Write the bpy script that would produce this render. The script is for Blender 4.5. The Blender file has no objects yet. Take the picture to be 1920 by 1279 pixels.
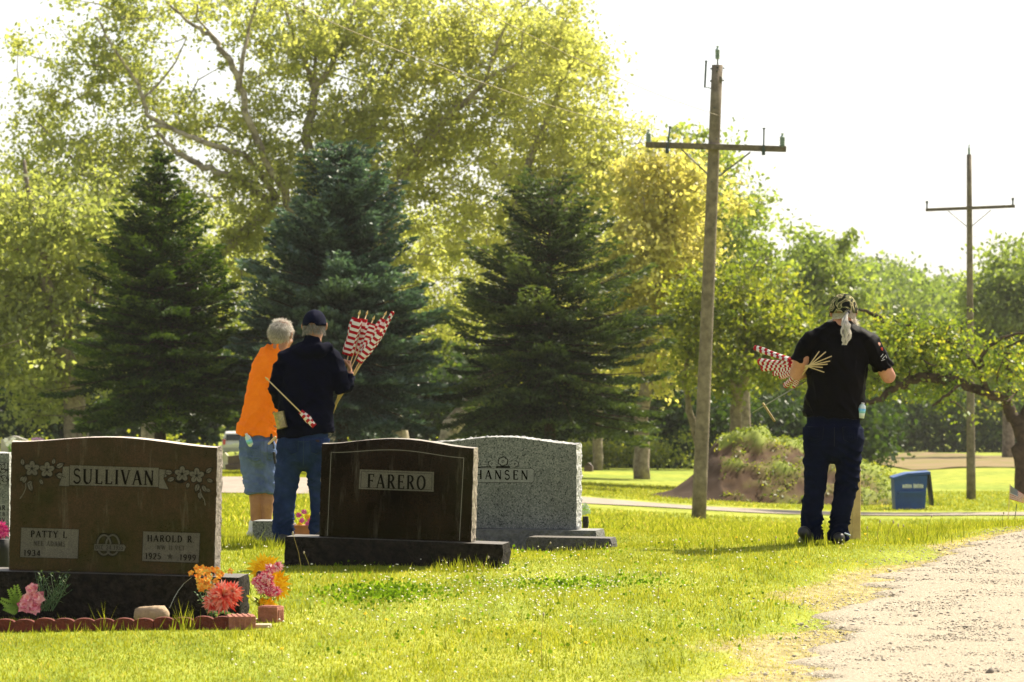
import bpy, math, random
import numpy as np
from mathutils import Vector, Matrix, noise as mnoise
R = math.radians
random.seed(7); rng = np.random.default_rng(7)
SC = bpy.context.scene
COL = SC.collection

# ---------------------------------------------------------------- camera
F = 7500.0; HZ = 620.0; CH = 1.6          # focal length in photo pixels, horizon row, eye height
cam_d = bpy.data.cameras.new('camera'); cam = bpy.data.objects.new('camera', cam_d); COL.objects.link(cam)
cam.location = (0, 0, CH); cam.rotation_euler = (R(90), 0, 0)
cam_d.sensor_width = 36; cam_d.lens = F / 1920 * 36; cam_d.shift_y = -(639.5 - HZ) / 1920
cam_d.clip_start = 0.5; cam_d.clip_end = 4000
cam_d.dof.use_dof = True; cam_d.dof.focus_distance = 28.6; cam_d.dof.aperture_fstop = 8.5
SC.camera = cam
# ---------------------------------------------------------------- sky, sun, exposure
SUN_EL, SUN_AZ = 48.0, 46.0               # azimuth measured from +Y (away from camera) towards +X (right)
w = bpy.data.worlds.new('World'); SC.world = w; w.use_nodes = True
nt = w.node_tree; nt.nodes.clear()
sky = nt.nodes.new('ShaderNodeTexSky'); sky.sky_type = 'NISHITA'; sky.sun_disc = False
sky.sun_elevation = R(SUN_EL); sky.sun_rotation = R(SUN_AZ)
sky.air_density = 1.0; sky.dust_density = 1.5; sky.ozone_density = 1.0
hs = nt.nodes.new('ShaderNodeHueSaturation'); hs.inputs['Saturation'].default_value = 0.3
hs.inputs['Value'].default_value = 1.0
bg = nt.nodes.new('ShaderNodeBackground'); bg.inputs['Strength'].default_value = 0.092
wo = nt.nodes.new('ShaderNodeOutputWorld')
nt.links.new(sky.outputs[0], hs.inputs['Color']); nt.links.new(hs.outputs[0], bg.inputs['Color']); nt.links.new(bg.outputs[0], wo.inputs['Surface'])
sd = bpy.data.lights.new('sun', 'SUN'); sun = bpy.data.objects.new('sun', sd); COL.objects.link(sun)
sd.energy = 4.9; sd.angle = R(0.5); sd.color = (1.0, 0.90, 0.72)
sv = Vector((math.sin(R(SUN_AZ)) * math.cos(R(SUN_EL)), math.cos(R(SUN_AZ)) * math.cos(R(SUN_EL)), math.sin(R(SUN_EL))))
sun.rotation_euler = sv.to_track_quat('Z', 'Y').to_euler()
SC.view_settings.view_transform = 'Standard'; SC.view_settings.look = 'None'
SC.view_settings.exposure = 1.25; SC.view_settings.gamma = 1.0
SC.render.engine = 'CYCLES'
cy = SC.cycles
cy.use_denoising = True; cy.max_bounces = 6; cy.diffuse_bounces = 4; cy.glossy_bounces = 3
cy.transmission_bounces = 5; cy.volume_bounces = 0; cy.transparent_max_bounces = 6
cy.caustics_reflective = False; cy.caustics_refractive = False
cy.use_adaptive_sampling = True; cy.adaptive_threshold = 0.01

# ---------------------------------------------------------------- helpers
def lerp(a, b, t): return a + (b - a) * t
def P(px, py, d): return Vector(((px - 960) * d / F, d, CH - (py - HZ) * d / F))
def sstep(a, b, x):
    t = np.clip((x - a) / (b - a), 0, 1); return t * t * (3 - 2 * t)
LD = [-300, 10, 15, 22, 25, 27, 30, 33, 38, 50, 80, 100, 130, 180, 278, 400, 800, 3000]
LZ = [0, 0, -.03, -.075, -.03, .02, .0, -.06, -.25, -.70, -1.65, -2.09, -2.94, -4.45, -7.1, -10.4, -16, -40]
RD = [-300, 10, 15, 22, 25, 29.5, 33, 38, 45, 81.5, 100, 114, 140, 170, 280, 400, 800, 3000]
RZ = [0, 0, 0, -.02, -.0, .02, -.05, -.38, -.78, -2.37, -2.87, -3.22, -3.72, -4.4, -6.98, -10.4, -16, -40]
def zg(x, y):
    x = np.asarray(x, float); y = np.asarray(y, float)
    px = 960 + x * F / np.maximum(y, 12.0)
    t = sstep(450, 1650, px)
    zl = np.interp(y, LD, LZ); zr = np.interp(y, RD, RZ)
    z = zl + (zr - zl) * t
    z = z + 0.09 * sstep(1640, 1960, px) * np.exp(-((y - 32) / 4.0) ** 2)
    z = z - 0.135 * np.exp(-((px - 1025) / 140) ** 2 - ((y - 31.0) / 1.6) ** 2)
    z = z + 0.012 * np.sin(x * 1.7 + y * .9) * np.sin(y * 1.3 - x * .6) * np.exp(-np.maximum(y - 40, 0) / 40)
    return z
def G(px, d): x = (px - 960) * d / F; return Vector((x, d, float(zg(x, d))))
EDGE_D = [-50, 12, 18.2, 20.7, 22.6, 27.3, 31, 34, 40]
EDGE_X = [.2, .75, 1.24, 1.54, 1.81, 2.69, 3.97, 6.5, 14]
def road_r(x, y): return x - np.interp(y, EDGE_D, EDGE_X)     # >0 on the gravel
def vnoise(x, y, sc=1.0, seed=0):
    x = np.asarray(x, float) * sc; y = np.asarray(y, float) * sc
    r = np.random.default_rng(seed); o = np.zeros(np.broadcast(x, y).shape)
    for k in range(9):
        a = r.uniform(0, 2 * np.pi); f = r.uniform(.6, 2.6); ph = r.uniform(0, 6.28)
        o = o + np.sin((x * np.cos(a) + y * np.sin(a)) * f * 2 + ph)
    return o / 4.5

def mk_mesh(name, V, faces, mats, tint=None, smooth=False, mi=None):
    """V (n,3) array; faces: (m,k) array or list of lists"""
    me = bpy.data.meshes.new(name)
    if isinstance(faces, np.ndarray):
        m, k = faces.shape
        me.vertices.add(len(V)); me.vertices.foreach_set('co', np.asarray(V, np.float32).ravel())
        me.loops.add(m * k); me.loops.foreach_set('vertex_index', faces.astype(np.int32).ravel())
        me.polygons.add(m); me.polygons.foreach_set('loop_start', np.arange(0, m * k, k, dtype=np.int32))
        me.update(calc_edges=True)
    else:
        me.from_pydata([tuple(v) for v in V], [], faces); me.update()
    for m_ in (mats if isinstance(mats, (list, tuple)) else [mats]): me.materials.append(m_)
    if mi is not None: me.polygons.foreach_set('material_index', np.asarray(mi, np.int32))
    if tint is not None:
        a = me.attributes.new('tint', 'FLOAT', 'POINT'); a.data.foreach_set('value', np.asarray(tint, np.float32))
    if smooth: me.polygons.foreach_set('use_smooth', np.ones(len(me.polygons), bool))
    return me
def obj(name, me, parent=None, loc=None):
    o = bpy.data.objects.new(name, me); COL.objects.link(o)
    if parent is not None: o.parent = parent
    if loc is not None: o.location = loc
    return o
def tag(o, label=None, cat=None, group=None, kind=None):
    if label: o['label'] = label
    if cat: o['category'] = cat
    if group: o['group'] = group
    if kind: o['kind'] = kind
    return o
def thing(name, loc, label, cat, group=None, rot=(0, 0, 0), kind=None):
    o = bpy.data.objects.new(name, None); COL.objects.link(o); o.location = loc; o.rotation_euler = rot
    o.empty_display_size = .1
    return tag(o, label, cat, group, kind)

class MB:
    def __init__(s): s.v = []; s.f = []; s.m = []; s.cm = 0
    def add(s, vs, fs, mi=None):
        b = len(s.v); s.v += [Vector(v) for v in vs]; s.f += [[b + i for i in f] for f in fs]
        s.m += [s.cm if mi is None else mi] * len(fs)
    def box(s, c, h, rot=None, mi=None):
        vs = [Vector((x * h[0], y * h[1], z * h[2])) for x in (-1, 1) for y in (-1, 1) for z in (-1, 1)]
        if rot is not None: vs = [rot @ v for v in vs]
        s.add([Vector(c) + v for v in vs], [[0, 1, 3, 2], [4, 6, 7, 5], [0, 4, 5, 1], [2, 3, 7, 6], [0, 2, 6, 4], [1, 5, 7, 3]], mi)
    def tube(s, pts, rad, n=12, mi=None, dome=True, ref=None):
        """elliptical tube; rad entries r or (r_side, r_depth)"""
        pts = [Vector(p) for p in pts]; rr = [(r, r) if not isinstance(r, (tuple, list)) else r for r in rad]
        if dome:
            e0 = (pts[0] - pts[1]).normalized(); e1 = (pts[-1] - pts[-2]).normalized()
            def cap(p, r, e, sg):
                out = []
                m = min(r)
                for a in (25, 50, 72): out.append((p + e * m * math.sin(R(a)), (r[0] * math.cos(R(a)), r[1] * math.cos(R(a)))))
                return out if sg else out[::-1]
            a = cap(pts[0], rr[0], e0, 0); b = cap(pts[-1], rr[-1], e1, 1) if dome != 'start' else []
            pts = [q[0] for q in a] + pts + [q[0] for q in b]; rr = [q[1] for q in a] + rr + [q[1] for q in b]
        base = len(s.v); N = len(pts); pu = None
        for i, p in enumerate(pts):
            t = (pts[min(i + 1, N - 1)] - pts[max(i - 1, 0)])
            t = t.normalized() if t.length > 1e-9 else Vector((0, 0, 1))
            if pu is None:
                x = Vector(ref) if ref else Vector((1, 0, 0))
                if abs(t.dot(x)) > .9: x = Vector((0, 1, 0))
                u = (x - t * x.dot(t)).normalized()
            else:
                u = (pu - t * pu.dot(t))
                u = u.normalized() if u.length > 1e-6 else pu
            pu = u; v = t.cross(u)
            for k in range(n):
                a = 2 * math.pi * k / n
                s.v.append(p + u * (math.cos(a) * rr[i][0]) + v * (math.sin(a) * rr[i][1]))
        m = s.cm if mi is None else mi
        for i in range(N - 1):
            for k in range(n):
                a = base + i * n + k; b = base + i * n + (k + 1) % n
                s.f.append([a, b, b + n, a + n]); s.m.append(m)
        s.f.append([base + k for k in range(n)][::-1]); s.m.append(m)
        s.f.append([base + (N - 1) * n + k for k in range(n)]); s.m.append(m)
    def ball(s, c, r, n=12, mi=None, rot=None, zlo=-1.0, jit=0):
        r = (r, r, r) if not isinstance(r, (tuple, list)) else r
        m = max(4, n // 2 + 1); vs = []; c = Vector(c)
        a0 = math.asin(zlo)
        for i in range(m + 1):
            a = a0 + (math.pi / 2 - a0) * i / m
            for k in range(n):
                b = 2 * math.pi * k / n; q = 1 + random.uniform(-jit, jit)
                v = Vector((math.cos(a) * math.cos(b) * r[0] * q, math.cos(a) * math.sin(b) * r[1] * q, math.sin(a) * r[2] * q))
                vs.append(c + (rot @ v if rot else v))
        fs = [[i * n + k, i * n + (k + 1) % n, (i + 1) * n + (k + 1) % n, (i + 1) * n + k] for i in range(m) for k in range(n)]
        fs.append([k for k in range(n)][::-1]); fs.append([m * n + k for k in range(n)])
        s.add(vs, fs, mi)
    def build(s, name, mats, parent=None, smooth=False, loc=None):
        me = mk_mesh(name, s.v, s.f, mats, smooth=smooth, mi=s.m); return obj(name, me, parent, loc)

def remesh(mb, name, mats, vox, parent=None, it=4, disp=None, fac=.5, paint=None):
    me = mk_mesh(name + '_src', mb.v, mb.f, []); me.materials.clear()
    o = bpy.data.objects.new('tmp', me); COL.objects.link(o)
    m = o.modifiers.new('r', 'REMESH'); m.mode = 'VOXEL'; m.voxel_size = vox; m.adaptivity = 0
    q = o.modifiers.new('s', 'SMOOTH'); q.iterations = it; q.factor = fac
    dg = bpy.context.evaluated_depsgraph_get()
    nm = bpy.data.meshes.new_from_object(o.evaluated_get(dg), depsgraph=dg)
    bpy.data.objects.remove(o); bpy.data.meshes.remove(me)
    nm.name = name
    if disp:
        n = len(nm.vertices); co = np.empty(n * 3, np.float32); nm.vertices.foreach_get('co', co); co = co.reshape(-1, 3)
        no = np.empty(n * 3, np.float32); nm.vertices.foreach_get('normal', no); no = no.reshape(-1, 3)
        dv = np.array([disp(Vector(c)) for c in co.astype(float)], np.float32)
        co = co + no * dv[:, None]; nm.vertices.foreach_set('co', co.ravel()); nm.update()
    nm.polygons.foreach_set('use_smooth', np.ones(len(nm.polygons), bool))
    for m_ in (mats if isinstance(mats, (list, tuple)) else [mats]): nm.materials.append(m_)
    if paint:
        idx = [paint(p.center) for p in nm.polygons]; nm.polygons.foreach_set('material_index', np.array(idx, np.int32))
    return obj(name, nm, parent)

# ---------------------------------------------------------------- materials
def nmat(name):
    m = bpy.data.materials.new(name); m.use_nodes = True; m.node_tree.nodes.clear(); return m, m.node_tree
def mat(name, c1, c2=None, sc=8.0, rough=.8, bump=0, bsc=None, spec=.5, metal=0, contrast=(.35, .65), det=6, coords='Object', c3=None, sub=0):
    m, t = nmat(name); N = t.nodes; L = t.links
    out = N.new('ShaderNodeOutputMaterial'); b = N.new('ShaderNodeBsdfPrincipled'); L.new(b.outputs[0], out.inputs[0])
    b.inputs['Roughness'].default_value = rough; b.inputs['Metallic'].default_value = metal
    b.inputs['Specular IOR Level'].default_value = spec
    tc = N.new('ShaderNodeTexCoord')
    c2 = c2 or tuple(c * .75 for c in c1)
    n = N.new('ShaderNodeTexNoise'); n.inputs['Scale'].default_value = sc; n.inputs['Detail'].default_value = det; n.inputs['Roughness'].default_value = .65
    L.new(tc.outputs[coords], n.inputs['Vector'])
    r = N.new('ShaderNodeValToRGB'); L.new(n.outputs[0], r.inputs[0])
    r.color_ramp.elements[0].position = contrast[0]; r.color_ramp.elements[1].position = contrast[1]
    r.color_ramp.elements[0].color = (*c2, 1); r.color_ramp.elements[1].color = (*c1, 1)
    if c3: e = r.color_ramp.elements.new(.5); e.color = (*c3, 1)
    L.new(r.outputs[0], b.inputs['Base Color'])
    if bump:
        bn = N.new('ShaderNodeTexNoise'); bn.inputs['Scale'].default_value = bsc or sc * 3; bn.inputs['Detail'].default_value = 5
        L.new(tc.outputs[coords], bn.inputs['Vector'])
        bp = N.new('ShaderNodeBump'); bp.inputs['Strength'].default_value = bump; bp.inputs['Distance'].default_value = .02
        L.new(bn.outputs[0], bp.inputs['Height']); L.new(bp.outputs[0], b.inputs['Normal'])
    return m
def leafmat(name, cols, trans=.5, tcol=None, gloss=.035, rough=.45):
    """per-leaf colour from the 'tint' attribute through a ramp"""
    m, t = nmat(name); N = t.nodes; L = t.links
    out = N.new('ShaderNodeOutputMaterial')
    at = N.new('ShaderNodeAttribute'); at.attribute_name = 'tint'
    r = N.new('ShaderNodeValToRGB'); L.new(at.outputs['Fac'], r.inputs[0])
    els = r.color_ramp.elements
    while len(els) < len(cols): els.new(.5)
    for i, c in enumerate(cols): els[i].position = i / (len(cols) - 1); els[i].color = (*c, 1)
    d = N.new('ShaderNodeBsdfDiffuse'); L.new(r.outputs[0], d.inputs[0])
    tr = N.new('ShaderNodeBsdfTranslucent')
    mx = N.new('ShaderNodeMixRGB'); mx.blend_type = 'MULTIPLY'; mx.inputs[0].default_value = 1
    mx.inputs[2].default_value = (*(tcol or (1.9, 1.8, .7)), 1); L.new(r.outputs[0], mx.inputs[1]); L.new(mx.outputs[0], tr.inputs[0])
    ms = N.new('ShaderNodeMixShader'); ms.inputs[0].default_value = trans
    L.new(d.outputs[0], ms.inputs[1]); L.new(tr.outputs[0], ms.inputs[2])
    last = ms
    if gloss:
        g = N.new('ShaderNodeBsdfGlossy'); g.inputs['Roughness'].default_value = rough
        m2 = N.new('ShaderNodeMixShader'); m2.inputs[0].default_value = gloss
        L.new(ms.outputs[0], m2.inputs[1]); L.new(g.outputs[0], m2.inputs[2]); last = m2
    L.new(last.outputs[0], out.inputs[0]); return m
def clothmat(name, c1, c2, sc=14, bump=.25, weave=420, trans=0, wear=None):
    m = mat(name, c1, c2, sc=sc, rough=.92, bump=bump, bsc=weave, spec=.05)
    return m

# ---------------------------------------------------------------- leaf clouds
def quads(C, size, asp=.6, flat=0.0, dirs=None, seed=0, droop=0):
    """one small diamond-shaped leaf per centre"""
    r = np.random.default_rng(seed); n = len(C)
    a = r.normal(size=(n, 3)) if dirs is None else dirs + r.normal(size=(n, 3)) * .25
    if droop: a[:, 2] -= droop
    a /= np.linalg.norm(a, axis=1)[:, None] + 1e-9
    b = r.normal(size=(n, 3)); b[:, 2] *= (1 - flat)
    b -= a * (a * b).sum(1)[:, None]; b /= np.linalg.norm(b, axis=1)[:, None] + 1e-9
    s = np.asarray(size).reshape(-1, 1) if np.ndim(size) else np.full((n, 1), size)
    V = np.stack([C - a * s * .5, C + b * s * asp * .5 - a * s * .08, C + a * s * .5, C - b * s * asp * .5 - a * s * .08], 1)
    f = np.arange(n * 4).reshape(-1, 4)
    return V.reshape(-1, 3), f
def tris(base, h, wd, lean, seed=0):
    r = np.random.default_rng(seed); n = len(base)
    az = r.uniform(0, 2 * np.pi, n); side = np.stack([np.cos(az), np.sin(az), np.zeros(n)], 1)
    ln = r.normal(size=(n, 2)) * lean[:, None] if np.ndim(lean) else r.normal(size=(n, 2)) * lean
    tip = base.copy(); tip[:, 0] += ln[:, 0] * h; tip[:, 1] += ln[:, 1] * h; tip[:, 2] += h
    V = np.stack([base - side * wd[:, None] * .5, base + side * wd[:, None] * .5, tip], 1)
    return V.reshape(-1, 3), np.arange(n * 3).reshape(-1, 3)
# ================================================================= GROUND
LD[-2:] = [800, 3000]; LZ[-2:] = [-16, -16]; RZ[-2:] = [-16, -16]
LD[10:12] = [80, 88, 96, 112]; LZ[10:12] = [-1.76, -1.98, -1.93, -2.4]
def groundmat():
    m, t = nmat('lawn_ground'); N = t.nodes; L = t.links
    out = N.new('ShaderNodeOutputMaterial'); b = N.new('ShaderNodeBsdfPrincipled'); L.new(b.outputs[0], out.inputs[0])
    b.inputs['Roughness'].default_value = .95; b.inputs['Specular IOR Level'].default_value = .1
    tc = N.new('ShaderNodeTexCoord'); mp = N.new('ShaderNodeMapping'); L.new(tc.outputs['Object'], mp.inputs[0])
    mp.inputs['Scale'].default_value = (1, .35, 1)
    def ns(sc, det=5, src=mp):
        n = N.new('ShaderNodeTexNoise'); n.inputs['Scale'].default_value = sc; n.inputs['Detail'].default_value = det; L.new(src.outputs[0], n.inputs[0]); return n
    def ramp(n, els):
        r = N.new('ShaderNodeValToRGB'); L.new(n.outputs[0], r.inputs[0])
        while len(r.color_ramp.elements) < len(els): r.color_ramp.elements.new(.5)
        for e, (p, c) in zip(r.color_ramp.elements, els): e.position = p; e.color = (*c, 1)
        return r
    a = ramp(ns(2.2, 8), [(.3, (.16, .195, .022)), (.5, (.255, .285, .036)), (.7, (.35, .365, .058))])
    c = ramp(ns(.25, 4), [(.35, (.75, .85, .8)), (.65, (1.1, 1.05, 1.0))])
    mu = N.new('ShaderNodeMixRGB'); mu.blend_type = 'MULTIPLY'; mu.inputs[0].default_value = 1
    L.new(a.outputs[0], mu.inputs[1]); L.new(c.outputs[0], mu.inputs[2])
    at = N.new('ShaderNodeAttribute'); at.attribute_name = 'tint'
    n3 = ns(9, 6); ad = N.new('ShaderNodeMath'); ad.operation = 'MULTIPLY_ADD'; ad.inputs[1].default_value = .9; ad.inputs[2].default_value = -.45
    L.new(n3.outputs[0], ad.inputs[0]); a2 = N.new('ShaderNodeMath'); a2.operation = 'ADD'; a2.use_clamp = True
    L.new(ad.outputs[0], a2.inputs[0]); L.new(at.outputs['Fac'], a2.inputs[1])
    rr = ramp(a2, [(.3, (0, 0, 0)), (.62, (1, 1, 1))])
    dry = ramp(ns(14, 6), [(.35, (.22, .18, .07)), (.65, (.38, .32, .16))])
    mx = N.new('ShaderNodeMixRGB'); L.new(rr.outputs[0], mx.inputs[0]); L.new(mu.outputs[0], mx.inputs[1]); L.new(dry.outputs[0], mx.inputs[2])
    L.new(mx.outputs[0], b.inputs['Base Color'])
    bp = N.new('ShaderNodeBump'); bp.inputs['Strength'].default_value = .8; bp.inputs['Distance'].default_value = .05
    L.new(ns(18, 5).outputs[0], bp.inputs['Height']); L.new(bp.outputs[0], b.inputs['Normal'])
    return m
def grid(name, xs, ys, zf, m, tintf=None):
    X, Y = np.meshgrid(xs, ys); Z = zf(X, Y); V = np.stack([X, Y, Z], -1).reshape(-1, 3)
    nx = len(xs); i = np.arange(len(ys) - 1)[:, None] * nx + np.arange(nx - 1)[None]
    f = np.stack([i, i + 1, i + 1 + nx, i + nx], -1).reshape(-1, 4)
    return obj(name, mk_mesh(name, V, f, m, tint=tintf(X, Y).ravel() if tintf is not None else None, smooth=True))
u = np.linspace(-6.2, 6.2, 260); xs = 6 * np.sinh(u) ; xs = np.clip(xs, -1500, 1500); xs = np.unique(np.round(xs, 3))
ys = np.unique(np.concatenate([[-60, -40, -20, -5, 3, 8], np.arange(10, 42, .2), np.geomspace(42, 1500, 170)]))
dryf = lambda X, Y: np.clip(sstep(-.45, .05, road_r(X, Y) + .35 * vnoise(X, Y, .9, 3)), 0, 1) * (Y < 60)
tag(grid('ground', xs, ys, zg, groundmat(), dryf), kind='structure')

# gravel drive in the right foreground
MG = mat('gravel', (.43, .365, .275), (.25, .21, .155), sc=38, rough=.95, bump=.9, bsc=60, spec=.15, det=8, c3=(.33, .285, .215))
yy = np.concatenate([np.arange(8, 34, .12)]); tt = np.linspace(0, 1, 60)
V = []
for y in yy:
    x0 = float(np.interp(y, EDGE_D, EDGE_X)); x1 = x0 + 7
    for t_ in tt:
        x = x0 - .02 + (x1 - x0) * t_ ** 1.5 + .22 * float(vnoise(y, y * .3, 2.4, 5)) * (1 - t_)
        e_ = min(1, t_ * 14); e_ = e_ * e_ * (3 - 2 * e_); V.append((x, y, float(zg(x, y)) + lerp(-.035, .016 + .006 * float(vnoise(x, y, 3, 8)), e_)))
n = len(tt); i = np.arange(len(yy) - 1)[:, None] * n + np.arange(n - 1)[None]
f = np.stack([i, i + 1, i + 1 + n, i + n], -1).reshape(-1, 4)
tag(obj('gravel_road', mk_mesh('gravel_road', np.array(V), f, MG, smooth=True)), kind='structure')
# pebbles
NP = 34000
d = rng.uniform(16.5, 33, NP * 2); x = np.interp(d, EDGE_D, EDGE_X) - .7 + rng.uniform(0, 1, NP * 2) ** .9 * 4.5
r_ = road_r(x, d) + .25 * vnoise(x, d, 1.2, 9); keep = rng.uniform(0, 1, NP * 2) < sstep(-.35, .3, r_) * .96 + .012
keep &= (960 + x * F / d) < 1990
d = d[keep][:NP]; x = x[keep][:NP]; k = len(d)
oc = np.array([[1, 0, 0], [.2, .95, .1], [-.9, .3, 0], [-.6, -.8, .1], [.5, -.85, 0], [.1, .05, .75], [0, 0, -.6]], float)
of = np.array([[0, 1, 5], [1, 2, 5], [2, 3, 5], [3, 4, 5], [4, 0, 5], [1, 0, 6], [2, 1, 6], [3, 2, 6], [4, 3, 6], [0, 4, 6]])
s = np.exp(rng.normal(math.log(.0050), .42, k)); big = rng.uniform(0, 1, k) < .0022; s[big] *= 2.1
sc3 = s[:, None] * rng.uniform(.6, 1.3, (k, 3)) * [1, 1, .7]; az = rng.uniform(0, 6.28, k)
V = oc[None] * sc3[:, None, :] + rng.normal(size=(k, 7, 3)) * s[:, None, None] * .12
ca, sa = np.cos(az)[:, None], np.sin(az)[:, None]
V = np.stack([V[..., 0] * ca - V[..., 1] * sa, V[..., 0] * sa + V[..., 1] * ca, V[..., 2]], -1)
V = V + np.stack([x, d, zg(x, d) + .014 + s * .2], -1)[:, None, :]
fc = (np.arange(k)[:, None, None] * 7 + of[None]).reshape(-1, 3)
def tintmat(name, cols, rough=.9, spec=.2):
    m, t = nmat(name); N = t.nodes; L = t.links
    out = N.new('ShaderNodeOutputMaterial'); b = N.new('ShaderNodeBsdfPrincipled'); L.new(b.outputs[0], out.inputs[0])
    b.inputs['Roughness'].default_value = rough; b.inputs['Specular IOR Level'].default_value = spec
    at = N.new('ShaderNodeAttribute'); at.attribute_name = 'tint'; r = N.new('ShaderNodeValToRGB'); L.new(at.outputs['Fac'], r.inputs[0])
    while len(r.color_ramp.elements) < len(cols): r.color_ramp.elements.new(.5)
    for i_, c in enumerate(cols): r.color_ramp.elements[i_].position = i_ / max(1, len(cols) - 1); r.color_ramp.elements[i_].color = (*c, 1)
    L.new(r.outputs[0], b.inputs['Base Color']); return m
MPEB = tintmat('pebbles', [(.13, .115, .10), (.30, .26, .21), (.40, .345, .27), (.46, .40, .32), (.56, .50, .42)])
tag(obj('gravel', mk_mesh('gravel', V.reshape(-1, 3), fc, MPEB, tint=np.repeat(np.where(big, rng.uniform(0, .3, k), rng.beta(1.5, 1.1, k)), 7))), kind='stuff')

# ---- grass blades
def grass(name, n, d0, d1, hmu, wmu, m, pxr=(-40, 1960), seed=1, dens=None, lean=.35):
    r = np.random.default_rng(seed)
    d = np.sqrt(r.uniform(d0 ** 2, d1 ** 2, n)); px = r.uniform(*pxr, n); x = (px - 960) * d / F
    rr = road_r(x, d); pk = 1 - sstep(-.45, .45, rr + .35 * vnoise(x, d, .9, 3)) * .985
    pk = np.where(d > 50, 1.0, pk)
    if dens is not None: pk = pk * dens(x, d, px)
    patch = vnoise(x, d * .6, 1.5, 21); k = r.uniform(0, 1, n) < pk
    d, px, x, rr, patch = d[k], px[k], x[k], rr[k], patch[k]; n = len(d)
    h = hmu * np.exp(r.normal(0, .3, n)) * (1 + .22 * patch) * (1 - .45 * sstep(-.9, 0, rr) * (d < 50))
    wd = wmu * np.exp(r.normal(0, .25, n))
    V, f = tris(np.stack([x, d, zg(x, d) - .004], -1), np.clip(h, hmu * .35, hmu * 3), wd, lean, seed)
    fine = vnoise(x, d * .5, 5, 31)
    t = .46 + .09 * patch + .07 * fine + r.normal(0, .10, n) + .30 * sstep(-.9, 0, rr) * (d < 50)
    t = np.where(r.uniform(0, 1, n) < .05, .93, t)
    return tag(obj(name, mk_mesh(name, V, f, m, tint=np.repeat(np.clip(t, 0, 1), 3))), kind='stuff')
MGR = leafmat('grass_blades', [(.062, .10, .012), (.135, .174, .020), (.22, .248, .032), (.30, .31, .048), (.48, .40, .16)], trans=.5, tcol=(1.7, 1.55, .7), gloss=.0, rough=.5)
grass('grass', 440000, 17.4, 36, .0175, .0062, MGR, seed=1)
grass('grass', 150000, 35, 125, .05, .026, MGR, seed=2, dens=lambda x, d, px: np.where((d > 87) & (d < 97.5), 0.0, 1.0), lean=.5)
# taller uncut grass against the stone bases, on the crest and here and there
def tuft(n, spots, seed):
    r = np.random.default_rng(seed); B = []; H = []
    for (px, d, spx, sd_, cnt, hh) in spots:
        x = (r.normal(px, spx, cnt) - 960) * d / F; dd = d + r.normal(0, sd_, cnt)
        B.append(np.stack([x, dd, zg(x, dd) - .003], -1)); H.append(hh * np.exp(r.normal(0, .3, cnt)))
    B = np.concatenate(B); H = np.concatenate(H); r2 = road_r(B[:, 0], B[:, 1]) < -.2; B = B[r2]; H = H[r2]
    V, f = tris(B, H, np.full(len(B), .008), .28, seed)
    return tag(obj('tall_grass', mk_mesh('tall_grass', V, f, MGR, tint=np.repeat(np.clip(r.normal(.42, .15, len(B)), 0, 1), 3))), kind='stuff')
sp = [(860, 26.45, 30, .05, 130, .075), (640, 26.5, 70, .05, 120, .04), (900, 26.5, 30, .05, 60, .06), (60, 22.3, 60, .1, 60, .05), (200, 22.2, 70, .08, 80, .05), (345, 22.2, 12, .05, 30, .11), (195, 22.25, 4, .03, 8, .15),
      (1050, 30.0, 60, .1, 200, .05), (480, 29.6, 40, .15, 260, .07), (440, 30.2, 30, .3, 200, .07)]
sp += [(rng.uniform(1250, 1900), rng.uniform(29, 33.5), 25, .3, 45, .06) for _ in range(46)]
sp += [(rng.uniform(420, 1500), rng.uniform(19, 31), 22, .2, 40, .055) for _ in range(60)]
tuft(0, sp, 5)
# broad-leaved clover patch in the lawn
r = np.random.default_rng(12); n = 2400
px = np.concatenate([r.normal(715, 55, n // 2), r.normal(1080, 90, n // 4), r.uniform(560, 1500, n - n // 2 - n // 4)]); d = np.concatenate([r.normal(24.5, .35, n // 2), r.normal(25.3, .25, n // 4), r.uniform(20, 30, n - n // 2 - n // 4)])
x = (px - 960) * d / F; C = np.stack([x, d, zg(x, d) + r.uniform(.01, .05, n)], -1)
V, f = quads(C, r.uniform(.014, .03, n), asp=.9, flat=.3, seed=3)
MCL = leafmat('clover_leaves', [(.05, .10, .01), (.10, .17, .015), (.16, .25, .02)], trans=.45, gloss=0)
tag(obj('clover', mk_mesh('clover', V, f, MCL, tint=np.repeat(r.uniform(0, 1, n), 4))), kind='stuff')
# white clover heads
n = 950; px = np.concatenate([r.uniform(420, 1600, n // 2), r.normal(950, 150, n - n // 2)]); d = np.concatenate([r.uniform(18, 30, n // 2), r.normal(24.8, 1.3, n - n // 2)])
x = (px - 960) * d / F; s = r.uniform(.005, .0095, n); k = len(x)
V = oc[None] * s[:, None, None] * 1.0 + np.stack([x, d, zg(x, d) + r.uniform(.03, .055, n)], -1)[:, None, :]
fc = (np.arange(k)[:, None, None] * 7 + of[None]).reshape(-1, 3)
tag(obj('clover_flowers', mk_mesh('clover_flowers', V.reshape(-1, 3), fc, tintmat('clover_white', [(.75, .68, .5), (.88, .85, .72)]), tint=np.repeat(r.uniform(0, 1, k), 7))), kind='stuff')

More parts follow.
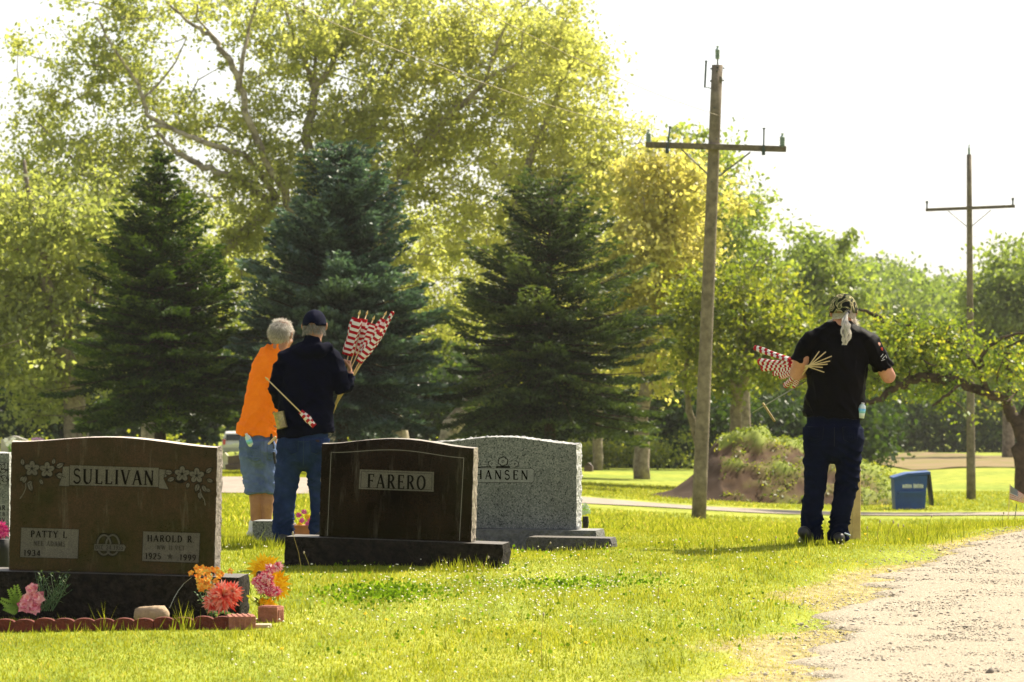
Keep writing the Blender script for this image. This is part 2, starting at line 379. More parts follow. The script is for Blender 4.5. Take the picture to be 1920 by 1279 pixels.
# far lane and bare field
ML = mat('lane_gravel', (.33, .28, .23), (.24, .20, .165), sc=3, rough=.95, spec=.1, bump=.3)
V = []; pxs = np.linspace(-900, 3000, 160); nn = 14
for px in pxs:
    t = float(sstep(500, 1300, px)); a = lerp(87.5, 91.5, t); b = lerp(97, 95.2, t)
    a += .25 * math.sin(px * .021) ; b += .3 * math.sin(px * .013 + 1)
    for q in range(nn):
        dd = lerp(a, b, q / (nn - 1)); g = G(px, dd); V.append((g.x, g.y, g.z + .02))
i = np.arange(len(pxs) - 1)[:, None] * nn + np.arange(nn - 1)[None]
f = np.stack([i, i + nn, i + 1 + nn, i + 1], -1).reshape(-1, 4)
tag(obj('far_lane', mk_mesh('far_lane', np.array(V), f, ML, smooth=True)), kind='structure')
MF = mat('bare_soil', (.23, .16, .10), (.16, .15, .05), sc=.35, rough=.95, spec=.05, bump=.4, bsc=2)
V = []; pxs = np.linspace(1640, 3000, 60); nn = 24
for px in pxs:
    for q in range(nn):
        dd = lerp(172 + 14 * math.sin(px * .011) + 40 * max(0, (1715 - px) / 75), 255 + 8 * math.sin(px * .02), q / (nn - 1)); g = G(px, dd)
        V.append((g.x, g.y, g.z + .03 + .10 * abs(mnoise.noise(Vector((g.x * .4, g.y * .2, 0)))) + (.22 * math.exp(-((q - 22) / 1.0) ** 2) * float(sstep(1660, 1720, px) * (1 - sstep(1800, 1860, px))))))
i = np.arange(len(pxs) - 1)[:, None] * nn + np.arange(nn - 1)[None]
f = np.stack([i, i + nn, i + 1 + nn, i + 1], -1).reshape(-1, 4)
tag(obj('dirt_field', mk_mesh('dirt_field', np.array(V), f, MF, smooth=True)), kind='structure')

# mound of dug soil, half overgrown
DM = 108.0
prof = [(1205, 0), (1260, 14), (1300, 46), (1325, 88), (1345, 112), (1380, 130), (1410, 134), (1450, 126), (1490, 122), (1540, 108), (1590, 92), (1640, 66), (1680, 42), (1720, 16), (1760, 0)]
ppx = [p[0] for p in prof]; pph = [p[1] for p in prof]
def moundz(px, v):   # v -1..1 across
    h = np.interp(px, ppx, pph) * DM / F
    k = np.clip(1 - abs(v) ** 1.6, 0, 1)
    return h * k
V = []; T = []; pxs = np.linspace(1205, 1760, 130); nn = 50
for px in pxs:
    for q in range(nn):
        v = -1 + 2 * q / (nn - 1); dd = DM + v * 3.4; x = (px - 960) * DM / F; z = float(zg(x, dd)); h = float(moundz(px, v))
        nz = mnoise.fractal(Vector((x * 1.3, dd * 1.3, h)), .8, 2.1, 4)
        V.append((x + nz * .12 * min(1, h * 2), dd, z - .05 + h * (1 + .12 * nz) + .05 * nz * min(1, h * 3)))
        g = .5 + .5 * nz + (.35 if v > -.25 else -.1) + .35 * (px > 1600) - .9 * (px < 1345) + .10 * (1350 < px < 1520) * (h > .9)
        T.append(min(1, max(0, g)))
i = np.arange(len(pxs) - 1)[:, None] * nn + np.arange(nn - 1)[None]
f = np.stack([i, i + nn, i + 1 + nn, i + 1], -1).reshape(-1, 4)
MMO = tintmat('mound_soil', [(.036, .018, .008), (.066, .034, .014), (.12, .095, .025), (.17, .20, .03), (.19, .23, .035)])
tag(obj('dirt_mound', mk_mesh('dirt_mound', np.array(V), f, MMO, tint=T, smooth=False)), kind='structure')
VM = np.array(V); TM = np.array(T); r = np.random.default_rng(4)
k = np.where(TM > .36)[0]; k = r.choice(k, 9500); C = VM[k] + r.normal(size=(9500, 3)) * [.06, .08, .03] + [0, 0, .02]
V, f = quads(C, r.uniform(.06, .15, len(C)), asp=.38, seed=8)
MWD = leafmat('weed_leaves', [(.035, .06, .010), (.08, .12, .016), (.15, .18, .025), (.26, .25, .05)], trans=.5)
tag(obj('weeds', mk_mesh('weeds', V, f, MWD, tint=np.repeat(np.clip(.5 + .25 * vnoise(C[:, 0], C[:, 2] * 3, 1.2, 4) + r.normal(0, .15, len(C)), 0, 1), 4))), kind='stuff')

# ================================================================= TREES
MBARK = mat('grey_bark', (.30, .25, .19), (.13, .10, .075), sc=5, rough=.95, bump=.6, bsc=14, spec=.1)
MSYC = mat('sycamore_bark', (.38, .33, .25), (.17, .14, .10), sc=3.2, rough=.9, bump=.3, bsc=10, spec=.1, contrast=(.42, .58))
MDARKB = mat('dark_bark', (.09, .065, .045), (.035, .025, .018), sc=7, rough=.95, bump=.7, bsc=18, spec=.1)
def tree(name, label, cat, d, base, limbs, crown, lm, bark, seed, fwd=1.0, leaf=.18, group=None, asp=.62, per=95, crad=.62, tw=.03, tintb=.5, twigs=True, tnz=.13):
    r = np.random.default_rng(seed); random.seed(seed)
    b = G(base, d); root = thing(name, b, label, cat, group); sp_ = d / F
    rel = lambda v: np.array([v[0] - b.x, v[1] - b.y, v[2] - b.z])
    mb = MB(); skel = []
    for lb in limbs:
        pts = []; rad = []
        for (px, py, dd, rp) in lb:
            z = None
            q = P(px, py, d); q = Vector((q.x, d + dd * (fwd if dd < 0 else 1), q.z))
            pts.append(Vector(rel(q))); rad.append(rp * sp_ * (.8 if 'sycamore' in name and py < 600 else 1))
        # refine with a wobble
        fp, fr = [], []
        for a in range(len(pts) - 1):
            m_ = 4
            for q in range(m_):
                t = q / m_; wob = Vector(r.normal(size=3)) * min(rad[a], .16) * (.45 if a else .1) if q else Vector((0, 0, 0))
                fp.append(pts[a].lerp(pts[a + 1], t) + wob); fr.append(lerp(rad[a], rad[a + 1], t))
        fp.append(pts[-1]); fr.append(rad[-1])
        mb.tube(fp, fr, n=10, dome=False); skel += [np.array(p) for p in fp[2:]]
    tc = []
    for (px, py, rx, ry, rz, nc) in crown:
        c = rel(P(px, py, d))
        v = r.normal(size=(nc, 3)); v /= np.linalg.norm(v, axis=1)[:, None]; v *= (r.uniform(0, 1, nc) ** .42 * (1 + .28 * np.sin(v[:, 0] * 5 + px) * np.sin(v[:, 2] * 6 + py) + .16 * r.normal(size=nc)))[:, None]
        tc.append(c + v * [rx * sp_, rz, ry * sp_])
    tc = np.concatenate(tc) + r.normal(size=(sum(len(q) for q in tc), 3)) * .25
    if twigs:
        S = np.array(skel); D = np.sqrt(((tc[:, None] - S[None]) ** 2).sum(-1)).min(1); order = np.argsort(D)
        for oi in order:
            c = tc[oi]; S = np.array(skel); dist = np.linalg.norm(S - c, axis=1) + np.where(S[:, 2] > c[2] + .3, 1.5, 0)
            j = int(dist.argmin()); a = Vector(S[j]); bb = Vector(c); L_ = (bb - a).length
            mid = a.lerp(bb, .5) + Vector(r.normal(size=3)) * L_ * .1
            r0 = min(.07, tw * (.5 + .35 * L_)); mb.tube([a, mid, bb], [r0, r0 * .7, r0 * .3], n=4, dome=False)
            skel.append(c); skel.append(np.array(mid))
    mb.build('trunk', bark, root, smooth=True)
    nC = len(tc); cnt = np.maximum(6, r.poisson(per, nC)); idx = np.repeat(np.arange(nC), cnt)
    rad_c = crad * r.uniform(.45, 1.5, nC)
    C = tc[idx] + r.normal(size=(len(idx), 3)) * rad_c[idx][:, None] * [.62, .62, .42]
    V, f = quads(C, leaf * r.uniform(.45, 1.6, len(C)), asp=asp, seed=seed, flat=.2)
    tn = tintb + r.normal(0, tnz, nC)[idx] + r.normal(0, .14, len(idx))
    obj('crown', mk_mesh('crown', V, f, lm, tint=np.repeat(np.clip(tn, 0, 1), 4)), root)
    return root
LY = leafmat('sycamore_leaves', [(.19, .215, .065), (.28, .30, .09), (.38, .38, .125), (.46, .44, .17)], trans=.66, tcol=(1.6, 1.63, .95), gloss=.04)
LO = leafmat('golden_leaves', [(.22, .23, .065), (.32, .315, .09), (.41, .385, .13), (.47, .43, .18)], trans=.64, tcol=(1.65, 1.6, 1.0))
LG = leafmat('green_leaves', [(.035, .06, .010), (.085, .12, .018), (.15, .18, .03), (.23, .25, .045)], trans=.55, tcol=(1.9, 1.8, .6))
LM = leafmat('pale_green_leaves', [(.08, .12, .035), (.14, .19, .055), (.20, .25, .07), (.26, .3, .09)], trans=.55, tcol=(1.8, 1.8, .7))
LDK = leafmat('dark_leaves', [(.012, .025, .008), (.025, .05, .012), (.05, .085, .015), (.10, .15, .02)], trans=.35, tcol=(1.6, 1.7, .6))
by = lambda px, d: 620 + (1.6 - float(zg((px - 960) * d / F, d))) * F / d
GS = 'tall broad-leaved trees behind the spruces'
d = 150
tree('tree', 'leafy green tree at the left edge behind the dark green spruce, thick tan trunk', 'tree', 142, 145,
     [[(145, by(145, 142) + 4, 0, 26), (142, 780, 0, 22), (120, 650, -1, 17), (90, 520, -1, 11), (60, 400, 0, 6), (45, 300, 0, 3)], [(120, 650, -1, 12), (190, 520, 1, 9), (240, 400, 1, 5)], [(142, 740, 0, 12), (60, 640, 2, 8), (0, 560, 2, 5)]],
     [(20, 560, 110, 220, 4, 130), (110, 640, 130, 150, 4, 100), (150, 450, 120, 130, 4, 75), (-20, 430, 90, 90, 4, 30)], LY, MBARK, 21, leaf=.19, group=GS, tintb=.18, crad=.7)
tree('sycamore_tree', 'tall pale-barked sycamore behind the left spruce with bare crooked limbs reaching left', 'tree', 150, 285,
     [[(287, by(285, 150) + 4, 0, 27), (287, 790, 0, 22), (310, 650, 0, 17), (380, 500, 0, 14), (500, 400, 0, 12), (520, 370, 0, 10)],
      [(520, 395, 0, 9), (470, 350, -.5, 8), (430, 330, -1, 8), (385, 318, -1, 8), (345, 292, -1, 6), (318, 272, -1, 5), (300, 250, -1, 3)],
      [(520, 370, 0, 8), (470, 300, -1, 7), (425, 281, -1.5, 7), (370, 262, -1.5, 6), (330, 245, -1.5, 5), (285, 243, -1.5, 3)],
      [(330, 245, -1.5, 5), (285, 222, -1.5, 5), (277, 190, -1.5, 5), (262, 155, -1.5, 4), (215, 85, -1.5, 3), (190, 40, -1.5, 2)],
      [(277, 190, -1.5, 3), (300, 165, -1, 2.5), (335, 120, -1, 2), (350, 70, 0, 1.5)],
      [(245, 400, 0, 6), (190, 345, 0, 5), (120, 310, 0, 3)], [(310, 650, 0, 9), (240, 500, 0, 8), (245, 400, 0, 6), (165, 330, 0, 4), (60, 220, 0, 2)]],
     [(110, 200, 90, 95, 2, 24), (215, 110, 95, 110, 2, 44), (250, 20, 110, 60, 2, 23), (60, 300, 85, 60, 2, 23), (190, 290, 150, 100, 3, 75), (330, 200, 130, 60, 2, 30), (200, 420, 160, 110, 3, 79), (380, 440, 140, 130, 3, 70), (40, 90, 50, 30, 2, 4)],
     LY, MSYC, 22, fwd=1.25, leaf=.155, group=GS, tintb=.33, per=88)
tree('sycamore_tree', 'tall sycamore behind the blue spruce, forking high into pale upright limbs', 'tree', 150, 620,
     [[(622, by(620, 150) + 4, 0, 24), (615, 700, 0, 20), (600, 500, 0, 17), (585, 380, 0, 14), (579, 290, 0, 12), (577, 230, 0, 11), (590, 170, 0, 9), (620, 125, 0, 6), (650, 70, 0, 4), (665, 0, 0, 3)],
      [(590, 170, 0, 7), (570, 110, 0, 6), (545, 50, 0, 5), (525, -10, 0, 3)], [(590, 165, 0, 5), (592, 90, 0, 4), (570, 20, 0, 3), (560, -40, 0, 2)],
      [(600, 500, 0, 12), (540, 380, -1, 10), (500, 300, -1.5, 8), (482, 250, -1.5, 8), (465, 205, -1.5, 8), (455, 160, -1.5, 8), (430, 110, -1.5, 7), (400, 70, -1.5, 6), (370, 55, -1.5, 4), (320, 10, -1.5, 2.5)],
      [(455, 165, -1.5, 6), (462, 110, -1.5, 5), (470, 60, -1, 4), (490, 0, -1, 3)], [(410, 80, -1.5, 3), (375, 40, -1.5, 2.5), (378, 15, -1.5, 2)]],
     [(400, 20, 110, 45, 2, 20), (520, 70, 90, 110, 3, 42), (640, 80, 120, 120, 3, 82), (500, 330, 110, 110, 3, 60), (630, 300, 120, 150, 3, 98), (400, 230, 100, 50, 2, 17), (560, 520, 180, 140, 3, 89), (520, 200, 70, 60, 2, 14)],
     LY, MSYC, 23, fwd=1.25, leaf=.155, group=GS, tintb=.42, per=95)
tree('sycamore_tree', 'huge yellow-green sycamore between the blue spruce and the right-hand spruce', 'tree', 152, 762,
     [[(760, by(760, 152) + 4, 0, 20), (742, 790, 0, 18), (700, 700, 0, 17), (690, 560, 0, 16), (728, 440, 0, 15), (740, 350, -1, 12), (768, 310, -1, 11), (800, 270, -1, 10), (840, 222, -1.5, 8), (880, 190, -1.5, 7), (925, 145, -1.5, 5), (970, 125, -1.5, 4), (1010, 120, -1, 3)],
      [(910, 160, -1.5, 4), (925, 110, -1.5, 4), (945, 60, -1.5, 3), (975, 20, -1, 2)], [(880, 190, -1.5, 4), (915, 190, -1.5, 3), (945, 195, -1.5, 2.5)],
      [(728, 440, 0, 9), (690, 300, 0, 8), (720, 160, 0, 6), (760, 40, 0, 4)]],
     [(850, 90, 180, 140, 3, 113), (760, 260, 150, 160, 3, 113), (930, 280, 170, 140, 3, 113), (780, 60, 130, 110, 3, 53), (1000, 90, 110, 120, 3, 53), (840, 480, 190, 160, 3, 102)],
     LY, MSYC, 24, fwd=1.25, leaf=.155, group=GS, tintb=.6, per=98)
tree('sycamore_tree', 'broad yellow-green sycamore at the right end of the tall row, against the sky', 'tree', 148, 832,
     [[(832, by(832, 148) + 4, 0, 21), (845, 800, 0, 18), (930, 680, 0, 16), (960, 520, 0, 14), (965, 400, 0, 11), (1000, 280, 0, 9), (1050, 170, 0, 6), (1090, 80, 0, 4)], [(965, 400, 0, 9), (1060, 330, 0, 7), (1160, 290, 0, 4)], [(960, 520, 0, 9), (1020, 470, 1, 8), (1140, 420, 1, 5)]],
     [(1030, 110, 85, 130, 3, 59), (1085, 100, 62, 60, 2, 18), (1080, 240, 85, 80, 3, 50), (1100, 340, 110, 100, 3, 69), (1000, 420, 160, 160, 3, 106), (1130, 480, 110, 150, 3, 75), (1130, 155, 25, 55, 2, 4), (1150, 270, 50, 50, 2, 13)],
     LY, MSYC, 25, leaf=.15, group=GS, tintb=.66, per=98)
tree('tree', 'golden-leaved tree behind the near utility pole, pale trunk to the right of the last spruce', 'tree', 138, 1205,
     [[(1204, by(1205, 138) + 4, 0, 16), (1202, 780, 0, 13), (1215, 650, 0, 11), (1240, 520, 0, 8), (1260, 400, 0, 5), (1270, 320, 0, 3)], [(1215, 650, 0, 7), (1300, 540, 0, 5), (1350, 450, 0, 3)]],
     [(1230, 360, 85, 80, 2, 50), (1260, 470, 120, 130, 3, 102), (1200, 560, 120, 140, 3, 82), (1330, 560, 70, 90, 2, 34), (1290, 320, 40, 40, 2, 10), (1240, 690, 90, 50, 2, 21)],
     LO, MBARK, 26, leaf=.18, group=GS, tintb=.55)
tree('tree', 'slim-trunked green tree standing just left of the golden tree', 'tree', 165, 1120,
     [[(1120, by(1120, 165) + 3, 0, 10), (1122, 780, 0, 9), (1130, 650, 0, 7), (1140, 520, 0, 4)]],
     [(1130, 620, 90, 110, 3, 70), (1080, 700, 100, 60, 3, 40)], LG, MBARK, 27, leaf=.2, group=GS, tintb=.7)
tree('tree', 'green airy tree rising behind the crossarm of the near utility pole', 'tree', 175, 1400,
     [[(1400, by(1400, 175) + 3, 0, 12), (1395, 700, 0, 9), (1370, 500, 0, 6), (1350, 380, 0, 4), (1330, 300, 0, 2)], [(1395, 600, 0, 5), (1440, 480, 0, 3)]],
     [(1320, 320, 60, 60, 3, 22), (1350, 400, 75, 70, 4, 48), (1400, 470, 65, 90, 4, 60), (1300, 270, 40, 22, 2, 5), (1420, 560, 70, 90, 4, 50)], LM, MBARK, 28, leaf=.21, group='trees beyond the dirt mound', per=70, tintb=.55)
tree('tree', 'round green tree on the skyline between the two utility poles', 'tree', 215, 1520,
     [[(1520, by(1520, 215) + 3, 0, 12), (1520, 700, 0, 9), (1525, 560, 0, 6), (1530, 470, 0, 3)]],
     [(1530, 500, 70, 60, 4, 60), (1490, 545, 60, 60, 4, 40), (1570, 560, 60, 50, 4, 40), (1520, 620, 110, 70, 5, 60)], LM, MBARK, 29, leaf=.28, per=80, crad=.8, group='trees beyond the dirt mound', tintb=.45)
tree('tree', 'pale green tree at the right edge behind the far utility pole', 'tree', 240, 1900,
     [[(1890, by(1900, 240) + 3, 0, 12), (1890, 700, 0, 9), (1885, 560, 0, 6), (1880, 490, 0, 3)]],
     [(1885, 520, 60, 50, 4, 60), (1930, 560, 80, 90, 4, 80), (1860, 600, 70, 70, 4, 60), (1900, 680, 110, 80, 4, 70)], LM, MBARK, 30, leaf=.28, per=80, crad=.8, group='trees beyond the dirt mound', tintb=.5)
tree('tree', 'low spreading tree with a leaning trunk directly behind the dirt mound', 'tree', 124, 1378,
     [[(1372, by(1378, 124) + 3, 0, 15), (1380, 790, 0, 11), (1392, 720, 0, 9), (1420, 650, 0, 6), (1450, 580, 0, 3)], [(1385, 740, 0, 7), (1345, 680, 0, 6), (1310, 620, 0, 3)], [(1392, 720, 0, 5), (1400, 640, 0, 4), (1390, 560, 0, 2)], [(1320, 880, .5, 9), (1300, 790, .5, 7), (1285, 720, .5, 5), (1290, 650, 0, 3)]],
     [(1370, 545, 80, 45, 3, 48), (1440, 590, 80, 50, 3, 50), (1500, 630, 55, 40, 3, 24), (1320, 600, 60, 60, 3, 40), (1300, 545, 40, 26, 2, 10), (1450, 670, 80, 38, 3, 30), (1360, 690, 80, 40, 3, 26), (1285, 650, 40, 50, 2, 14), (1500, 700, 40, 25, 2, 8)], LG, MBARK, 31, leaf=.15, per=80, crad=.5, group='trees beyond the dirt mound', tintb=.62, tnz=.2)
tree('apple_tree', 'old crooked apple tree at the right edge, its dark limb sweeping left', 'tree', 96, 1915,
     [[(1918, 932, 0, 17), (1916, 860, 0, 15), (1912, 800, 0, 14), (1890, 762, 0, 11), (1850, 738, -.3, 9), (1800, 715, -.4, 9), (1752, 708, -.5, 10), (1700, 712, -.5, 9), (1665, 732, -.5, 7), (1635, 752, -.5, 5), (1605, 756, -.5, 3)],
      [(1912, 800, 0, 11), (1950, 720, 0, 9), (1990, 650, 0, 6)], [(1850, 738, -.3, 6), (1830, 690, -.5, 5), (1845, 650, -.6, 4), (1880, 632, -.6, 3), (1925, 622, -.6, 2.5)],
      [(1830, 690, -.5, 4), (1790, 650, -.5, 3), (1740, 625, -.5, 2)], [(1752, 708, -.5, 5), (1720, 660, .3, 4), (1680, 620, .3, 3), (1640, 590, .3, 4), (1612, 580, .3, 2)],
      [(1890, 762, 0, 5), (1900, 700, .4, 4), (1870, 660, .4, 3), (1910, 640, 0, 2)], [(1800, 715, -.4, 4), (1770, 740, -.8, 3), (1740, 760, -1, 2)]],
     [(1700, 640, 60, 30, 1.6, 60), (1650, 665, 50, 35, 1.6, 34), (1760, 650, 60, 40, 1.6, 50), (1700, 690, 80, 28, 1.6, 50), (1800, 690, 60, 30, 1.5, 26), (1640, 720, 40, 25, 1.3, 16), (1850, 660, 50, 30, 1.5, 12), (1760, 740, 45, 20, 1.2, 12), (1900, 690, 60, 40, 1.5, 20), (1640, 625, 30, 20, 1.2, 12)],
     leafmat('apple_leaves', [(.05, .085, .012), (.10, .15, .02), (.17, .22, .025), (.30, .30, .04)], trans=.5), MDARKB, 32, leaf=.10, per=42, crad=.36, tw=.038, tintb=.48, tnz=.24)

# ---- spruces
def spruce(label, px, d, top_y, prof, m, seed, skirt_y, nw=34, dense=1.0, tuftm=(.17, .05), up=.2, holes=0.0):
    r = np.random.default_rng(seed); b = G(px, d); root = thing('spruce_tree', b, label, 'tree', 'three spruces in a row'); s = d / F
    H = (by(px, d) - top_y) * s; mb = MB()
    mb.tube([Vector((0, 0, -.1)), Vector((.02, 0, H * .4)), Vector((0, 0, H * .75)), Vector((0, 0, H * .97))], [.19, .13, .06, .015], n=9, dome=False)
    pys = [p[0] for p in prof]; pws = [p[1] for p in prof]
    Cs, Ds, Ts, Sz = [], [], [], []
    for k in range(nw):
        fz = k / (nw - 1); py = lerp(skirt_y - 12, top_y + 4, fz ** .92)
        Lr = np.interp(py, pys, pws) * s; z0 = (by(px, d) - py) * s
        nb = int(max(5, min(11, 4.5 + Lr * 3.4) * dense))
        for j in range(nb):
            if r.uniform() < holes: continue
            az = r.uniform(0, 2 * np.pi); L = Lr * min(1.22, max(.45, r.normal(.92, .17))) + .05; slope = lerp(-.22, .55, fz) + r.normal(0, .09)
            dv = np.array([math.cos(az), math.sin(az), 0]); zz = z0 - slope * 0 + r.normal(0, .08)
            n_ = max(3, int(L / .15)); pts = []
            for q in range(n_ + 1):
                t = q / n_; p = dv * L * t; h = zz + L * (slope * t - .32 * t * t * (1 - fz) + .22 * t ** 4) - L * slope * .6
                pts.append(np.array([p[0], p[1], h]))
            if L > .35: mb.tube([Vector(pts[0]), Vector(pts[n_ // 2]), Vector(pts[-1])], [.028, .018, .005], n=4, dome=False)
            tb = r.normal(0, .17)
            for q in range(1, n_ + 1):
                t = q / n_
                if t < .28 and L > .8 and r.uniform() < .6: continue
                wsp = (.12 + .24 * L * (1 - abs(t - .55) * 1.2)) * .8; side = np.cross(dv, [0, 0, 1])
                m_ = int((6 + 26 * wsp) * 1.5 * (1.25 if t > .6 else 1))
                o = r.uniform(-1, 1, m_)
                c = pts[q] + side * (o * wsp)[:, None] - np.array([0, 0, 1]) * (np.abs(o) * wsp * .25 + np.abs(r.normal(0, .03, m_)))[:, None] + dv * (r.normal(0, .06, m_) - np.abs(o) * .05)[:, None]
                dr = dv * .8 + side * (o * .9)[:, None] + np.array([0, 0, up]) + r.normal(size=(m_, 3)) * .3
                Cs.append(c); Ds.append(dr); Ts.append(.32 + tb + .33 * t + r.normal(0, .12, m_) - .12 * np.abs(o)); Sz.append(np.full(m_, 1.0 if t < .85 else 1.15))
    C = np.concatenate(Cs); D = np.concatenate(Ds); T = np.concatenate(Ts); S = np.concatenate(Sz) * tuftm[0] * r.uniform(.6, 1.3, len(C))
    W_ = C + [b.x, b.y, b.z]; x_ = 960 + W_[:, 0] * F / W_[:, 1]; y_ = 620 + (1.6 - W_[:, 2]) * F / W_[:, 1]; ok_ = ~((x_ > 408) & (x_ < 468) & (y_ > 800 + 6 * np.sin(x_ * .2))); C, D, T, S = C[ok_], D[ok_], T[ok_], S[ok_]
    V, f = quads(C, S, asp=tuftm[1] / tuftm[0], dirs=D, seed=seed)
    mb.build('trunk', MDARKB, root, smooth=True)
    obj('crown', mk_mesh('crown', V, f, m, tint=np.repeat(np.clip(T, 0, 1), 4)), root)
    print('spruce leaves', len(C)); return root
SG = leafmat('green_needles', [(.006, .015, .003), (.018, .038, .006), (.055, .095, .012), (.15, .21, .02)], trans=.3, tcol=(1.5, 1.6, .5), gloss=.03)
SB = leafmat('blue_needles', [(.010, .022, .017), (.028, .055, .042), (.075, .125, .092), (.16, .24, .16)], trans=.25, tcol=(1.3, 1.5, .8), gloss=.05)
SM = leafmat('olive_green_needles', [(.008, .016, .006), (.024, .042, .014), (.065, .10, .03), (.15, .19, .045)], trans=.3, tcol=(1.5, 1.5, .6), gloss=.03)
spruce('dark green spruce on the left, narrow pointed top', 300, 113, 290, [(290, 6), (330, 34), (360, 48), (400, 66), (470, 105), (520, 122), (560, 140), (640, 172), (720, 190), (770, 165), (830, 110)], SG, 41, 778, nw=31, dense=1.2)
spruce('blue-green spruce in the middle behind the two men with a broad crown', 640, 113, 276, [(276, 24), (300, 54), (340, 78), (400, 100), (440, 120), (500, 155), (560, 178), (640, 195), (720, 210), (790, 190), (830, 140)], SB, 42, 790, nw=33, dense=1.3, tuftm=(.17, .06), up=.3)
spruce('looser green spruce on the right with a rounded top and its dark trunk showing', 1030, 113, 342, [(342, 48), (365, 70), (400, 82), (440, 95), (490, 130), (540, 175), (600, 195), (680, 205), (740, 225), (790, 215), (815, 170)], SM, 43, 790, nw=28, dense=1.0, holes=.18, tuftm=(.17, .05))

# ---- undergrowth and far woods (masses)
def gap(C):
    """clearing under the boughs through which the far car park shows"""
    x_ = 960 + C[:, 0] * F / C[:, 1]; y_ = 620 + (1.6 - C[:, 2]) * F / C[:, 1]
    return ~((x_ > 411) & (x_ < 466) & (y_ > 801 + 5 * np.sin(x_ * .3)))
def mass(name, mats_, d, spec, n, leaf, seed, depth=8, tb=.5, clump=.9):
    r = np.random.default_rng(seed); Cs, T = [], []
    tot = sum((b - a) * (np.mean(ty)) for a, b, ty in [(s_[0], s_[1], [s_[3] - s_[2]]) for s_ in spec])
    for (x0, x1, ytop, ybot, wt) in spec:
        m_ = int(n * wt); px = r.uniform(x0, x1, m_); dd = d + r.uniform(0, depth, m_); u_ = r.uniform(0, 1, m_) ** .8
        top = ytop + 22 * vnoise(px, dd * 3, .02, seed) + 10 * vnoise(px, dd * 5, .07, seed + 1)
        py = ybot + (top - ybot) * u_
        if d < 270: ok_ = ~((px > 398) & (px < 472) & (py > 785)); px, dd, py = px[ok_], dd[ok_], py[ok_]; m_ = len(px)
        C = np.stack([(px - 960) * dd / F, dd, CH - (py - HZ) * dd / F], -1)
        per = 26; Ck = np.repeat(C, per, 0) + r.normal(size=(m_ * per, 3)) * clump * [.6, .6, .45]
        Cs.append(Ck); T.append(np.repeat(tb + r.normal(0, .17, m_), per) + r.normal(0, .12, m_ * per))
    C = np.concatenate(Cs); T = [np.concatenate(T)]
    if d < 270: ok_ = gap(C); C = C[ok_]; T = [T[0][ok_]]
    V, f = quads(C, leaf * r.uniform(.6, 1.3, len(C)), asp=.7, seed=seed)
    return tag(obj(name, mk_mesh(name, V, f, mats_, tint=np.repeat(np.clip(np.concatenate(T), 0, 1), 4))), kind='stuff')
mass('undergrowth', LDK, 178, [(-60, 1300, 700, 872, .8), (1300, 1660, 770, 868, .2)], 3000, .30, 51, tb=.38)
mass('undergrowth', LG, 186, [(-60, 1400, 590, 840, 1)], 1700, .26, 52, tb=.3)
mass('far_woods', LY, 205, [(-60, 1330, 400, 800, 1)], 2600, .24, 58, tb=.32, clump=1.1, depth=14)
mass('hedge', LG, 170, [(520, 1300, 838, 868, .55), (1060, 1240, 835, 864, .2), (0, 380, 835, 862, .25)], 420, .16, 53, depth=2, tb=.7, clump=.4)
mass('far_woods', LDK, 300, [(1560, 2100, 730, 848, .5), (1300, 1700, 660, 850, .3), (200, 700, 740, 850, .2)], 1900, .42, 54, tb=.72, clump=1.3)
mass('far_woods', LM, 360, [(1380, 1640, 520, 800, .35), (1600, 1760, 530, 800, .3), (1740, 2150, 575, 800, .35)], 2400, .5, 55, tb=.35, clump=1.6, depth=30)
mass('far_woods', LM, 430, [(1540, 1700, 505, 700, .5), (1690, 1860, 545, 700, .5)], 900, .6, 56, tb=.4, clump=1.8, depth=20)
mass('far_woods', LY, 200, [(-1100, -60, 250, 850, 1)], 2600, .32, 60, tb=.3, clump=1.5, depth=14)
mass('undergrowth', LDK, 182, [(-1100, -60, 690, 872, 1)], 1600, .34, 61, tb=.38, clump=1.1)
mass('far_woods', LM, 330, [(2130, 3200, 560, 848, 1)], 1700, .55, 62, tb=.35, clump=1.8, depth=30)
# ================================================================= LETTERING (own stroke font with serifs)
def arc(cx, cy, rx, ry, a0, a1, n=10):
    return [(cx + rx * math.cos(R(lerp(a0, a1, i / n))), cy + ry * math.sin(R(lerp(a0, a1, i / n)))) for i in range(n + 1)]
